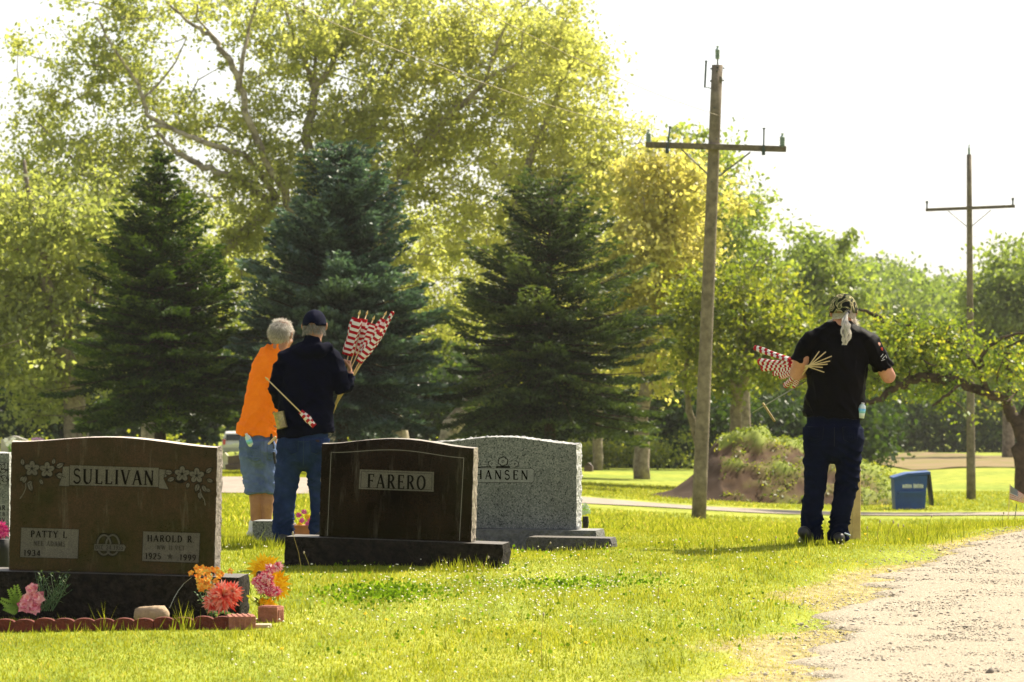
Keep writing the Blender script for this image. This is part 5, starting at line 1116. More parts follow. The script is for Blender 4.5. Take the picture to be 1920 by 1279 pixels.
# ================================================================= BLUE BIN
d = 100; o = G(1703, d); t = thing('dumpster', o, 'blue metal refuse bin with pale worn lettering and a black lid flap hanging open', 'dumpster')
MBL = mat('blue_paint', (.004, .060, .26), (.003, .045, .19), sc=6, rough=.45, bump=.1); MBLK = mat('black_plastic', (.015, .02, .02), rough=.5)
zb = 955; Z = lambda py: (zb - py) * d / F; X = lambda px: (px - 1703) * d / F
mb = MB(); fr = [(X(1676), Z(955)), (X(1731), Z(955)), (X(1736), Z(889)), (X(1698), Z(890)), (X(1673), Z(896))]
slab_xz(mb, fr, -.45, .9); n_ = len(fr); mb.f.append([n_ + k for k in range(n_)][::-1]); mb.m.append(0)
ob = mb.build('body', MBL, t); q = ob.modifiers.new('b', 'BEVEL'); q.width = .012
mb = MB(); slab_xz(mb, [(X(1671), Z(894)), (X(1698), Z(886)), (X(1741), Z(883)), (X(1741), Z(888)), (X(1698), Z(890.5)), (X(1671), Z(898))], -.50, 1.0); mb.f.append([6 + k for k in range(6)][::-1]); mb.m.append(0); mb.build('rim', MBL, t)
mb = MB(); mb.box(((X(1682) + X(1729)) / 2, -.50, Z(921.5)), ((X(1729) - X(1682)) / 2, .05, .03)); mb.box(((X(1682) + X(1729)) / 2, -.47, Z(926)), ((X(1729) - X(1682)) / 2, .018, .03)); mb.build('fork_pocket', MBL, t)
mb = MB(); slab_xz(mb, [(X(1737.5), Z(885)), (X(1741.5), Z(885)), (X(1747), Z(935)), (X(1747.5), Z(947)), (X(1745.5), Z(947))], -.46, .92); mb.f.append([5 + k for k in range(5)][::-1]); mb.m.append(0); mb.build('lid', MBLK, t)
mb = MB(); r = random.Random(2); x_ = 1689
while x_ < 1725:
    w_ = r.uniform(1.2, 3.2)
    if not 1704 < x_ < 1709: h0 = r.uniform(905.5, 907.5); slab_xz(mb, [(X(x_), Z(913.5)), (X(x_ + w_), Z(913.5)), (X(x_ + w_), Z(h0)), (X(x_), Z(h0 + r.uniform(-.6, .6)))], -.458, .003)
    x_ += w_ + .5
mb.build('worn_lettering', mat('faded_white', (.62, .66, .64)), t)
# ================================================================= PARKED SUV (rear view, far away)
d = 278; o = G(444, d); t = thing('parked_car', o, 'silver SUV parked far off behind the men, seen from the rear', 'car', rot=(0, 0, R(3)))
MSV = mat('silver_paint', (.55, .54, .50), (.50, .49, .46), rough=.35, metal=.1); MGL = mat('dark_glass', (.02, .025, .025), rough=.1); MTL = mat('tail_red', (.5, .02, .02), rough=.3)
mb = MB(); pr = [(-2.3, .35), (-2.35, .85), (-2.2, 1.05), (-2.0, 1.62), (-1.7, 1.72), (.4, 1.70), (1.2, 1.1), (2.2, .98), (2.35, .7), (2.3, .35)]
for sx, w_ in ((-1, .94), (1, .94)): pass
lo = [(-.94 if z < 1.1 else -.78, y, z) for y, z in pr]; hi = [(.94 if z < 1.1 else .78, y, z) for y, z in pr]; n_ = len(pr)
mb.add(lo + hi, [list(range(n_))[::-1], [n_ + i for i in range(n_)]] + [[i, (i + 1) % n_, (i + 1) % n_ + n_, i + n_] for i in range(n_)]); ob = mb.build('body', MSV, t); q = ob.modifiers.new('b', 'BEVEL'); q.width = .07; q.segments = 3
mb = MB(); mb.add([(-.74, -2.19, 1.12), (.74, -2.19, 1.12), (.66, -2.03, 1.56), (-.66, -2.03, 1.56)], [[0, 1, 2, 3]]); mb.add([(x, y, z) for x in (-.83, -.70) for y, z in ()], []); mb.box((0, -2.13, 1.34), (.70, .025, .21), Matrix.Rotation(R(-19), 3, 'X')); mb.build('rear_window', MGL, t)
for sx in (-1, 1):
    mb = MB(); mb.box((sx * .84, -2.28, 1.02), (.09, .06, .19)); mb.build('tail_light', MTL, t)
    for yy_ in (-1.45, 1.45):
        mb = MB(); mb.tube([Vector((sx * .72, yy_, .34)), Vector((sx * .93, yy_, .34))], [.34, .34], n=18, dome=False); wh = mb.build('wheel', mat('tyre', (.02, .02, .02)) if 'tyre' not in bpy.data.materials else bpy.data.materials['tyre'], t)
        mb = MB(); mb.tube([Vector((sx * .90, yy_, .34)), Vector((sx * .945, yy_, .34))], [.2, .2], n=12, dome=False); mb.build('rim', MSTL, wh)
mb = MB(); mb.box((0, -2.38, .5), (.92, .06, .13)); mb.build('bumper', mat('bumper_grey', (.3, .3, .28)), t)
mb = MB(); mb.box((0, -2.365, .9), (.26, .01, .07)); mb.build('number_plate', mat('plate', (.7, .7, .65)), t)

# ================================================================= WOODEN POST
MPST = mat('pine_post', (.52, .38, .17), (.40, .28, .12), sc=9, rough=.85, bump=.3)
g = G(1602, 30.6); t = thing('wooden_post', g, 'plain pale wooden post standing on the crest behind the man with a ponytail', 'post')
mb = MB(); mb.box((0, 0, .22), (.036, .036, .34)); v = [Vector((-.036, -.036, .56)), Vector((.036, -.036, .56)), Vector((.036, .036, .56)), Vector((-.036, .036, .56)), Vector((0, 0, .585))]
mb.add(v, [[0, 1, 4], [1, 2, 4], [2, 3, 4], [3, 0, 4]]); ob = mb.build('post', MPST, t); ob.rotation_euler = (0, 0, R(24)); q = ob.modifiers.new('b', 'BEVEL'); q.width = .003

# ================================================================= FLAGS
MSTK = mat('dowel_wood', (.62, .47, .25), (.50, .36, .18), sc=20, rough=.6); MGOLD = mat('gilt_tip', (.65, .48, .16), rough=.35, metal=.5)
MFRED = mat('flag_red', (.34, .006, .016), (.34, .006, .015), sc=60, rough=.8, spec=.2); MFWH = mat('flag_white', (.68, .64, .62), (.58, .54, .52), sc=60, rough=.8, spec=.2); MFBL = mat('flag_blue', (.012, .02, .12), rough=.8)
def rolled_flag(stick0, stick1, c0, c1, rad, label, group, seed=0, n=13, flat=.5, bulge=(0, 0), tip=True, loose=0):
    """dowel from stick0 (butt) to stick1 (tip) with a rolled striped cloth between c0 and c1"""
    r = random.Random(seed); o_ = Vector(stick0); t = thing('small_flag', o_, label, 'flag', group)
    a, b, p, q = [Vector(x) - o_ for x in (stick0, stick1, c0, c1)]
    mb = MB(); mb.tube([a, b], [.0042, .0042], n=8, dome=False); mb.build('stick', MSTK, t, smooth=True)
    if tip:
        e = (b - a).normalized(); mb = MB(); mb.tube([b, b + e * .008, b + e * .014, b + e * .034], [.005, .009, .008, .002], n=8, dome=False); mb.build('finial', MGOLD, t)
    mb = MB(); ax = (q - p); L_ = ax.length; ax.normalize(); u = ax.cross(Vector((0, 1, 0))).normalized(); v = ax.cross(u); K = n * 3; M_ = 44; ph = [r.uniform(0, 6.28) for _ in range(4)]
    for k in range(K + 1):
        f_ = k / K; w_ = (.78 + .22 * math.sin(math.pi * f_)) * (1 + .10 * math.sin(f_ * 9 + ph[0])); c = p.lerp(q, f_) + u * bulge[0] * math.sin(math.pi * f_) + v * bulge[1] * math.sin(math.pi * f_)
        for m_ in range(M_):
            an = 2 * math.pi * m_ / M_; fold = 1 + .16 * math.sin(3 * an + ph[1] + f_ * 2) + .10 * math.sin(5 * an + ph[2] - f_ * 3) + loose * math.sin(2 * an + f_ * 5)
            sk = .0105 * (1 if math.sin(2 * an + ph[3]) > 0 else -1) * min(1, f_ * 6, (1 - f_) * 6)
            mb.v.append(c + ax * sk * (1 if 0 < k < K else .3) + u * math.cos(an) * rad * w_ * fold + v * math.sin(an) * rad * w_ * fold * flat)
    for k in range(K):
        for m_ in range(M_): j = (m_ + 1) % M_; mb.f.append([k * M_ + m_, k * M_ + j, (k + 1) * M_ + j, (k + 1) * M_ + m_]); mb.m.append((k // 3) % 2)
    mb.f.append(list(range(M_))[::-1]); mb.m.append(0); mb.f.append([K * M_ + i for i in range(M_)]); mb.m.append(0)
    mb.build('cloth', [MFRED, MFWH], t, smooth=True); return t
# the bundle the man in navy holds up
d = 30.0; H_ = P(654, 690, d + .20)
GN = 'small flags held by the man in navy'
def nf(c0, c1, st, dd0, rad, lab, seed, stick_end=None, **kw):
    b_ = stick_end or (625, 774); tip = P(st[0], st[1], d + .20 + dd0); but = P(b_[0], b_[1], d + .20 + dd0 * .3 - .02)
    rolled_flag(but, tip, P(c0[0], c0[1], d + .20 + dd0), P(c1[0], c1[1], d + .20 + dd0), rad, lab, GN, seed, **kw)
nf((650, 666), (670, 597), (673, 590), -.03, .042, 'rolled striped flag, leftmost of the bundle held up by the man in navy', 1, (625, 775))
nf((667, 667), (682, 598), (687, 590), .03, .036, 'rolled striped flag, second from the left in the raised bundle', 2, (628, 768))
nf((679, 662), (696, 606), (699, 600), -.02, .036, 'rolled striped flag in the middle of the raised bundle', 3, (622, 770))
nf((690, 656), (719, 598), (721, 591), .05, .028, 'slim rolled striped flag behind the middle of the raised bundle', 4, (630, 760))
nf((702, 650), (737, 585), (738, 584), .02, .017, 'thinnest rolled flag, tip reaching farthest up and right', 5, (626, 766), tip=False, flat=.8)
nf((672, 679), (713, 623), (716, 617), -.10, .034, 'rolled striped flag nearest the viewer, lowest right of the raised bundle', 6, (629, 758), tip=False)
# flag tucked in the back pocket of the man in navy
rolled_flag(P(588, 797, 29.72), P(503, 713, 29.68), P(590, 799, 29.72), P(563, 772, 29.72), .024, 'small flag tucked upside down in the back pocket, stick slanting across the navy hoodie', GN, 9, n=7, flat=.7)
# flags under the left arm of the man with a ponytail
GB = 'small flags under the arm of the ponytailed man'; d = 29.5
def bf(butt, cl0, cl1, lab, seed, rad=.026, **kw):
    D_ = lambda px: d - .055 - .0054 * (px - 1512)
    c0 = P(cl0[0], cl0[1], D_(cl0[0])); c1 = P(cl1[0], cl1[1], D_(cl1[0])); bt__ = P(butt[0], butt[1], D_(butt[0]))
    rolled_flag(bt__, c1 + (c1 - c0).normalized() * .012, c0, c1, rad, lab, GB, seed, tip=False, **kw)
bf((1545, 698), (1484, 677), (1415, 652), 'striped rolled flag pointing farthest up and left under his arm', 21, .021, flat=.8)
bf((1542, 689), (1484, 684), (1422, 678), 'striped rolled flag, second of those under his left arm', 22, .026)
bf((1551, 683), (1484, 687), (1428, 690), 'striped rolled flag in the middle of those under his left arm', 23, .024)
bf((1556, 677), (1486, 693), (1450, 701), 'short-looking rolled flag below the middle one under his left arm', 24, .020)
bf((1559, 668), (1488, 698), (1462, 708), 'rolled flag mostly hidden behind his left elbow', 25, .018)
bf((1548, 660), (1492, 706), (1472, 724), 'rolled flag drooping lowest beneath his left elbow', 26, .024, flat=.8)
bf((1536, 659), (1500, 708), (1488, 726), 'shortest rolled flag tucked behind the drooping one', 27, .016)
# steel probe with T handle
a = P(1512, 714, d + .10); b = P(1411, 774, d + .22); t = thing('probe_rod', a, 'thin grey steel rod with a short brass cross handle under his left arm', 'tool')
mb = MB(); mb.tube([Vector((0, 0, 0)), b - a], [.0055, .0045], n=8, dome=False); mb.build('rod', mat('rod_steel', (.30, .30, .27), metal=.6, rough=.45), t, smooth=True)
mb = MB(); mb.tube([P(1431, 757, d + .19) - a, P(1452, 789, d + .17) - a], [.0085, .0085], n=8); mb.build('handle', mat('brass_handle', (.36, .26, .10), rough=.5, metal=.3), t, smooth=True)
# little flag planted at the right edge
d = 62; g = G(1893, d); t = thing('small_flag', g, 'faded little flag planted in the ground at the right edge', 'flag'); X_ = lambda px, py, dy=0: Vector(((px - 1893) * d / F, dy, (by(1893, d) - py) * d / F))
mb = MB(); mb.tube([X_(1890, 982), X_(1894, 908)], [.007, .006], n=6); mb.build('stick', MSTK, t)
mb = MB(); nx, nz = 12, 13
for iz in range(nz + 1):
    for ix in range(nx + 1):
        u_ = ix / nx; v_ = iz / nz; px = 1893 + 38 * u_; py = lerp(909, 936, v_) + 26 * u_ * (1 - .6 * v_); mb.v.append(X_(px, py, .05 * math.sin(u_ * 6 + v_ * 2)))
for iz in range(nz):
    for ix in range(nx): a_ = iz * (nx + 1) + ix; mb.f.append([a_, a_ + 1, a_ + nx + 2, a_ + nx + 1]); mb.m.append(2 if (ix < 5 and iz < 7) else (iz % 2))
MFB2 = mat('faded_blue', (.25, .25, .30)); mb.build('cloth', [mat('faded_red', (.55, .12, .10)), mat('faded_white_cloth', (.75, .66, .58)), MFB2], t)
g = G(1888, 63); t = thing('grave_ornament', g, 'small whitish plaster cross on the ground beside the faded flag', 'ornament'); mb = MB(); mb.box((0, 0, .07), (.02, .015, .09)); mb.box((0, 0, .09), (.06, .012, .018)); mb.box((0, 0, .0), (.07, .04, .02)); mb.build('cross', mat('plaster', (.6, .58, .5)), t)
t = thing('garden_stake', G(1899, 61), 'thin dark stake leaning beside the faded flag', 'stake'); mb = MB(); mb.tube([Vector((0, 0, -.03)), Vector((.06, 0, .42))], [.008, .006], n=6); mb.build('stake', MPIN, t)

# ================================================================= PEOPLE
SKIN = mat('skin', (.50, .26, .17), (.42, .20, .12), sc=18, rough=.55, spec=.3, bump=.1)
DEN = lambda nm, a, b, bs=.3: mat(nm, a, b, sc=7, rough=.95, bump=bs, bsc=240, spec=.04, contrast=(.3, .7))
def hand(mb, wrist, dirv, palm_n, side, grip=False, L_=.18):
    """palm, four bent fingers of different lengths and a thumb from the side of the palm"""
    w_ = Vector(wrist); f = Vector(dirv).normalized(); n = Vector(palm_n); n = (n - f * n.dot(f)).normalized(); s_ = f.cross(n) * side
    mb.tube([w_, w_ + f * .035, w_ + f * .085], [(.028, .018), (.036, .017), (.040, .014)], n=12, ref=s_)
    curl = 62 if grip else 24
    for i, (o_, ln) in enumerate(((-.029, .072), (-.010, .082), (.010, .077), (.028, .060))):
        p = w_ + f * .082 + s_ * o_; pts = [p - f * .02]; a = 8; dcur = f
        for k in range(3):
            pts.append(p); a += curl * (1 if grip else .6); dcur = (f * math.cos(R(a)) + n * math.sin(R(a))).normalized(); p = p + dcur * ln * (.42, .32, .26)[k]
        pts.append(p); mb.tube(pts, [.0095, .0095, .009, .008, .0068], n=8)
    b_ = w_ + f * .025 - s_ * .030; mb.tube([b_, b_ - s_ * .022 + f * .025 + n * .012, b_ - s_ * .022 + f * .055 + n * .03, b_ - s_ * .008 + f * .075 + n * .04], [.013, .012, .0105, .008], n=8)
def head(mb, c, tilt=0, yaw=0, sc=1.0):
    """skull, jaw, nose, lips and ears; the face looks along +y"""
    Rm = Matrix.Rotation(yaw, 3, 'Z') @ Matrix.Rotation(tilt, 3, 'X'); q = lambda x, y, z: Vector(c) + Rm @ (Vector((x, y, z)) * sc)
    mb.ball(q(0, -.012, .035), (.077 * sc, .096 * sc, .085 * sc), n=18, rot=Rm); mb.ball(q(0, .022, -.03), (.063 * sc, .072 * sc, .078 * sc), n=16, rot=Rm); mb.ball(q(0, .060, -.078), (.032 * sc, .030 * sc, .026 * sc), n=10)
    mb.tube([q(0, .086, .018), q(0, .100, -.012), q(0, .112, -.028), q(0, .092, -.036)], [.010, .012, .015, .010], n=8)
    mb.tube([q(-.024, .082, -.060), q(0, .093, -.058), q(.024, .082, -.060)], [.006, .009, .006], n=8)
    mb.tube([q(-.035, .083, .032), q(0, .088, .030), q(.035, .083, .032)], [.008, .009, .008], n=8)
    for sg in (-1, 1):
        mb.ball(q(sg * .040, .062, -.028), (.022, .022, .022), n=10)
        mb.tube([q(sg * .078, -.004, .026), q(sg * .092, -.010, .030), q(sg * .096, -.012, .008), q(sg * .088, -.004, -.018), q(sg * .078, .002, -.022)], [.007, .008, .0075, .008, .006], n=8)
        mb.ball(q(sg * .084, .0, .004), (.010, .014, .022), n=8)
    return Rm, q
def eyes(parent, q, o_):
    for sg in (-1, 1):
        e = MB(); e.ball(q(sg * .031, .078, .008) - o_, .011, n=8); e.build('eye', mat('eye_white', (.7, .7, .66), rough=.2) if 'eye_white' not in bpy.data.materials else bpy.data.materials['eye_white'], parent, smooth=True)
def capobj(parent, q, Rm, o_, m, mbrim, name='cap', sx=.088, sy=.108, zt=.128, zb=.012):
    mb = MB(); n = 32; K = 10
    rows = []
    for k in range(K + 1):
        a = (math.pi / 2) * k / K
        for i in range(n):
            b = 2 * math.pi * i / n; back = max(0, -math.sin(b)) ** 6; cb = math.cos(b)
            zl = zb + .012 * math.sin(b); ar = .030 if abs(cb) < .36 else 0
            zlow = zl + (.026 * math.sqrt(max(0, 1 - (cb / .36) ** 2)) if (math.sin(b) < 0 and abs(cb) < .36) else 0)
            z = lerp(zlow, zt + .0, math.sin(a) ** 1.0); rr = math.cos(a) ** .86
            rr = max(rr, .001); mb.v.append(q(cb * sx * rr * (1 + .012 * math.cos(6 * b)), math.sin(b) * sy * rr - .012, z) - o_)
    for k in range(K):
        for i in range(n): j = (i + 1) % n; mb.f.append([k * n + i, k * n + j, (k + 1) * n + j, (k + 1) * n + i]); mb.m.append(0)
    ob = mb.build(name, m, parent, smooth=True); so = ob.modifiers.new('s', 'SOLIDIFY'); so.thickness = .004; so.offset = 1
    mb = MB(); mb.ball(q(0, -.012, zt + .001) - o_, (.007, .007, .005), n=8); mb.build('button', mbrim, ob)
    mb = MB(); v = []
    for i in range(13):
        b = math.pi * (.15 + .7 * i / 12); v.append(q(math.cos(b) * sx * .99, math.sin(b) * sy - .012, zb + .006) - o_)
    for i in range(13):
        b = math.pi * (.15 + .7 * i / 12); v.append(q(math.cos(b) * sx * .97, math.sin(b) * sy * .95 - .012 + .07 * math.sin(math.pi * i / 12) ** .5, zb - .010 - .012 * abs(math.cos(b))) - o_)
    mb.add(v, [[i, i + 1, i + 14, i + 13] for i in range(12)]); br = mb.build('brim', mbrim, ob, smooth=True); so = br.modifiers.new('s', 'SOLIDIFY'); so.thickness = .005
    mb = MB(); pts = [q(math.cos(b) * sx * 1.0, math.sin(b) * sy * 1.0 - .012, zb + .004 - .006 * math.sin(b)) - o_ for b in [math.pi * (1.38 + .24 * i / 8) for i in range(9)]]
    mb.tube(pts, [(.0025, .009)] * 9, n=8, ref=(0, 0, 1)); mb.build('strap', mbrim, ob)
    return ob
def strands(C0, nrm, n, L_, w_, m, parent, name, seed, fall=.6, spread=.35, curl=0.0):
    """hair as many thin curved ribbons. C0(i,r)->root,outward normal,length scale"""
    r = random.Random(seed); mb = MB()
    for i in range(n):
        p, o_, ls = C0(r); d_ = (Vector(o_) + Vector((r.gauss(0, spread), r.gauss(0, spread), r.gauss(0, spread)))).normalized(); l_ = L_ * ls * r.uniform(.7, 1.2); s_ = d_.cross(Vector((r.gauss(0, 1), r.gauss(0, 1), r.gauss(0, 1)))).normalized() * w_; pts = [Vector(p)]; q = Vector(p); a = r.uniform(0, 6.28)
        for k in range(4):
            d_ = (d_ + Vector((math.sin(a + k * 2) * curl, 0, -fall * .35))).normalized(); q = q + d_ * l_ / 4; pts.append(q.copy())
        vs = []
        for k, p_ in enumerate(pts): ww = (1, 1, .9, .6, .1)[k]; vs += [p_ + s_ * ww, p_ - s_ * ww]
        mb.add(vs, [[2 * k, 2 * k + 1, 2 * k + 3, 2 * k + 2] for k in range(4)])
    rr = np.random.default_rng(seed); return obj(name, mk_mesh(name, mb.v, mb.f, m, tint=np.repeat(rr.uniform(0, 1, n), 10), smooth=True), parent)
def folds(z_list, amp, k=26, seed=0, base=.004, zcut=None, diag=()):
    """soft cloth creases: drifting noise everywhere plus stronger cross-folds near the heights in z_list"""
    def f(v):
        a = mnoise.noise(Vector((v.x * 7 + seed, v.y * 7, v.z * 6))) * base
        a += (.5 - abs(mnoise.noise(Vector((v.x * 8 + seed + 5 * v.z, v.y * 8, v.z * 10 + 7 * v.x))))) * base * .9
        for (nx, nz, fq, am) in diag:
            q = mnoise.noise(v * 4.5 + Vector((seed, 0, 0))); a -= am * (abs(math.sin(fq * (nx * v.x + nz * v.z) + 3.2 * q)) ** .7 - .5) * (.35 + 1.3 * abs(mnoise.noise(v * 3 + Vector((0, seed, 3)))))
        if zcut is not None and v.z > zcut: a = min(a, 0) * .5 - .010
        for (z, h, am) in z_list:
            e = math.exp(-((v.z - z) / h) ** 2); a += am * e * (1 - abs(math.sin(k * (v.z + .35 * mnoise.noise(v * 5)) + 8 * v.x)) * 2) * .5
        return a
    return f

# ---------------- man in the navy hoodie
d = 30.0
def QQ(px, py, dd=0): return P(px, py, d + dd)
o = G(568, d); o.z = P(568, 1018, d).z
t = thing('person', o, 'man in navy hoodie, cap and blue jeans, holding up a bundle of flags', 'person', 'volunteers carrying flags')
def J(px, py, dd=0): return QQ(px, py, dd) - o
body = MB(); Rm, hq = head(body, QQ(590, 614, .02) - o, tilt=R(-6), yaw=R(-8)); zo = Vector((0, 0, 0))
body.tube([J(589, 625, .0), J(587, 650, -.02), J(583, 668, -.02)], [(.058, .062), (.060, .066), (.085, .075)], n=16)
body.tube([J(580, 672, -.02), J(576, 700, -.01), J(572, 740, .01), J(568, 780, .01), J(567, 812, 0), J(567, 850, 0)], [(.14, .085), (.165, .11), (.165, .12), (.165, .12), (.165, .115), (.14, .10)], n=22)
body.tube([J(535, 672), J(520, 732, .03), J(548, 762, .24)], [.055, .042, .030], n=12); hand(body, J(548, 763, .25), (.75, .6, .05), (.3, -.6, -.6), 1)
body.tube([J(625, 674), J(645, 730, .0), J(656, 702, .17)], [.055, .044, .030], n=12); hand(body, J(656.5, 700, .175), (-.08, .25, .95), (-.9, -.1, -.1), -1, grip=True)
for pts in ([J(546, 845), J(536, 925), J(532, 1003)], [J(590, 845), J(601, 920), J(600, 1003)]): body.tube(pts, [.09, .062, .042], n=14)
for (px, py) in ((531, 1007), (600, 1006)): body.tube([J(px, py, -.05), J(px, py + 3, .05), J(px - 2, py + 6, .16)], [(.036, .034), (.042, .030), (.038, .022)], n=12)
remesh(body, 'body', SKIN, .0065, t, it=2)
eyes(t, hq, zo)
hood = MB()
hood.tube([J(583, 664, -.0), J(578, 690), J(574, 730, .01), J(572, 770, .01), J(571, 800, .0), J(573, 817, .0)], [(.175, .10), (.20, .135), (.205, .15), (.208, .155), (.212, .158), (.212, .158)], n=28, dome='start')
hood.tube([J(562, 664), J(538, 674), J(524, 700, .0), J(518, 732, .02), J(526, 758, .10), J(545, 764, .22)], [.075, .078, .068, .062, .056, .044], n=16)
hood.tube([J(602, 662), J(620, 672), J(634, 700, -.02), J(643, 727, -.01), J(650, 722, .07), J(655, 706, .155)], [.075, .080, .072, .068, .058, .042], n=16)
hood.tube([J(560, 650, .03), J(562, 658, -.06), J(580, 660, -.105), J(600, 656, -.10), J(614, 652, -.04), J(612, 648, .04)], [.030, .045, .052, .050, .042, .03], n=12)
hood.tube([J(586, 636, -.035), J(584, 655, -.05), J(580, 672, -.06)], [(.062, .045), (.095, .06), (.10, .05)], n=14)
NAVY = mat('navy_fleece', (.0035, .0042, .014), (.002, .0025, .008), sc=12, rough=.8, bump=.25, bsc=300, spec=.03)
remesh(hood, 'hoodie', NAVY, .009, t, it=5, disp=folds([(J(570, 795).z, .05, .010), (J(645, 725).z, .05, .007)], .01, k=60, seed=3, base=.012, diag=((.8, .5, 32, .014), (-.3, 1, 36, .010))))
jn = MB()
jn.tube([J(571, 798), J(570, 822), J(569, 850)], [(.185, .135), (.192, .145), (.185, .145)], n=26)
jn.tube([J(544, 835), J(540, 880), J(535, 925, .0), J(532, 970, -.01), J(532, 1000), J(533, 1016, .01)], [(.105, .12), (.098, .10), (.084, .086), (.080, .083), (.082, .088), (.084, .10)], n=20, dome='start')
jn.tube([J(592, 835), J(597, 880), J(602, 925, .02), J(602, 970), J(601, 990), J(601, 1010, .01)], [(.100, .12), (.092, .10), (.085, .088), (.080, .085), (.080, .085), (.080, .09)], n=20, dome='start')
jn.ball(J(550, 838, -.075), (.08, .06, .085), n=14); jn.ball(J(592, 838, -.075), (.08, .06, .085), n=14)
DN1 = DEN('blue_denim', (.024, .042, .115), (.008, .016, .050))
je = remesh(jn, 'jeans', DN1, .009, t, it=4, disp=folds([(J(0, 985).z, .07, .020), (J(0, 905).z, .05, .009), (J(0, 862).z, .04, .008)], .01, k=52, seed=5, base=.009, diag=((.35, 1, 40, .010), (-.5, 1, 30, .009)), zcut=J(0, 822).z))
def proj(ob, p, off=.003):
    bpy.context.view_layer.update(); ok_, h, n_, i_ = ob.ray_cast(Vector((p.x, p.y - 1.2, p.z)), Vector((0, 1, 0)))
    return Vector((h.x, h.y - off, h.z)) if ok_ else p
def patch(ob, quad, m, ms, name='pocket', n=9, off=.004, seamw=.0022):
    """sewn-on patch that follows the cloth below it, with a stitched edge"""
    mb = MB(); G_ = {}
    for i in range(n + 1):
        for j in range(n + 1):
            u_, v_ = i / n, j / n; a = quad[0].lerp(quad[1], u_); b = quad[3].lerp(quad[2], u_); p = a.lerp(b, v_)
            if v_ > .75: p = p + Vector((0, 0, -.012 * (v_ - .75) * 4 * (1 - abs(2 * u_ - 1)) * 2 + .012))
            G_[i, j] = proj(ob, p, off)
    for i in range(n):
        for j in range(n): mb.add([G_[i, j], G_[i + 1, j], G_[i + 1, j + 1], G_[i, j + 1]], [[0, 1, 2, 3]])
    pk = mb.build(name, m, ob, smooth=True); sf = pk.modifiers.new('s', 'SOLIDIFY'); sf.thickness = .004; sf.offset = -1
    mb = MB(); ed_ = [G_[i, 0] for i in range(n + 1)] + [G_[n, j] for j in range(n + 1)] + [G_[i, n] for i in range(n, -1, -1)] + [G_[0, j] for j in range(n, -1, -1)]
    ed_ = [e for k, e in enumerate(ed_) if k == 0 or (e - ed_[k - 1]).length > 1e-5]
    mb.tube([e - Vector((0, .001, 0)) for e in ed_], [seamw] * len(ed_), n=4, dome=False); mb.build('stitching', ms, pk); return pk
def seamline(ob, pts, m, w_=.002, name='seam'):
    P_ = []
    for a, b in zip(pts[:-1], pts[1:]): P_ += [proj(ob, a.lerp(b, k / 6), .001) for k in range(6)]
    P_.append(proj(ob, pts[-1], .001)); mb = MB(); mb.tube(P_, [w_] * len(P_), n=4, dome=False); mb.build(name, m, ob)
def pocket(parent, pts, m, dd=0):
    mb = MB(); P_ = [J(*p) for p in pts]
    for a, b in zip(P_, P_[1:] + P_[:1]): mb.tube([a, b], [.0028, .0028], n=5)
    mb.build('pocket_seam', m, parent)
STI = mat('dark_stitch', (.010, .030, .065))
mb = MB(); mb.box(proj(je, J(597, 826), .008), (.014, .003, .008), Matrix.Rotation(R(5), 3, 'Y')); mb.build('label_patch', mat('patch_dark', (.03, .012, .015)), je)
PK1 = DEN('pocket_denim_navy', (.020, .036, .100), (.007, .014, .044))
patch(je, [J(536, 822), J(561, 824), J(560, 850), J(538, 847)], PK1, STI); patch(je, [J(583, 824), J(608, 821), J(606, 846), J(584, 850)], PK1, STI)
seamline(je, [J(571, 822), J(571, 850), J(570, 872)], STI); seamline(je, [J(522, 820), J(571, 828), J(618, 820)], STI)
mb = MB()
for px, py in ((531, 1011), (601, 1007)): mb.tube([J(px, py, -.07), J(px, py + 2, .05), J(px - 2, py + 4, .17)], [(.045, .045), (.050, .042), (.044, .030)], n=14)
mb.build('shoes', mat('dark_shoe', (.02, .018, .016), rough=.6), t, smooth=True)
CAPN = mat('navy_cap', (.006, .007, .022), (.004, .005, .014), sc=30, rough=.85, spec=.04); capobj(t, hq, Rm, zo, CAPN, CAPN)
HG = leafmat('grey_hair', [(.10, .09, .08), (.25, .23, .20), (.45, .43, .40)], trans=.2, tcol=(1, 1, 1))
def hr_navy(r):
    b = math.pi * r.uniform(1.02, 1.98); z = r.uniform(-.05, .02); return hq(math.cos(b) * .079, math.sin(b) * .100 - .008, z), Rm @ Vector((math.cos(b), math.sin(b), -1.4)), 1
strands(hr_navy, None, 1400, .028, .0009, HG, t, 'hair', 3, spread=.25)
# tin can at his hip
o2 = J(526, 788, -.13) + o; c = thing('tin_can', o2, 'old brass-coloured tin can hanging at the left hip of the man in navy', 'can', rot=(R(-6), R(-14), 0))
mb = MB(); n = 26
for k, (z, rr) in enumerate(((-.062, .034), (-.060, .041), (-.050, .041), (-.046, .0395), (.044, .0395), (.049, .041), (.060, .041), (.062, .0425), (.062, .037), (-.05, .036))):
    for i in range(n): a = 2 * math.pi * i / n; mb.v.append(Vector((math.cos(a) * rr, math.sin(a) * rr, z)))
for k in range(9):
    for i in range(n): j = (i + 1) % n; mb.f.append([k * n + i, k * n + j, (k + 1) * n + j, (k + 1) * n + i]); mb.m.append(0)
mb.f.append(list(range(n))[::-1]); mb.m.append(0); mb.f.append([9 * n + i for i in range(n)]); mb.m.append(0)
mb.build('can', mat('tarnished_brass', (.42, .34, .14), (.20, .15, .07), sc=22, rough=.4, metal=.65), c, smooth=False)
mb = MB(); mb.tube([Vector((-.035, -.042, .02)), Vector((0, -.044, -.005)), Vector((.035, -.042, .02))], [.002] * 3, n=4); mb.build('wire_band', MSTL, c)
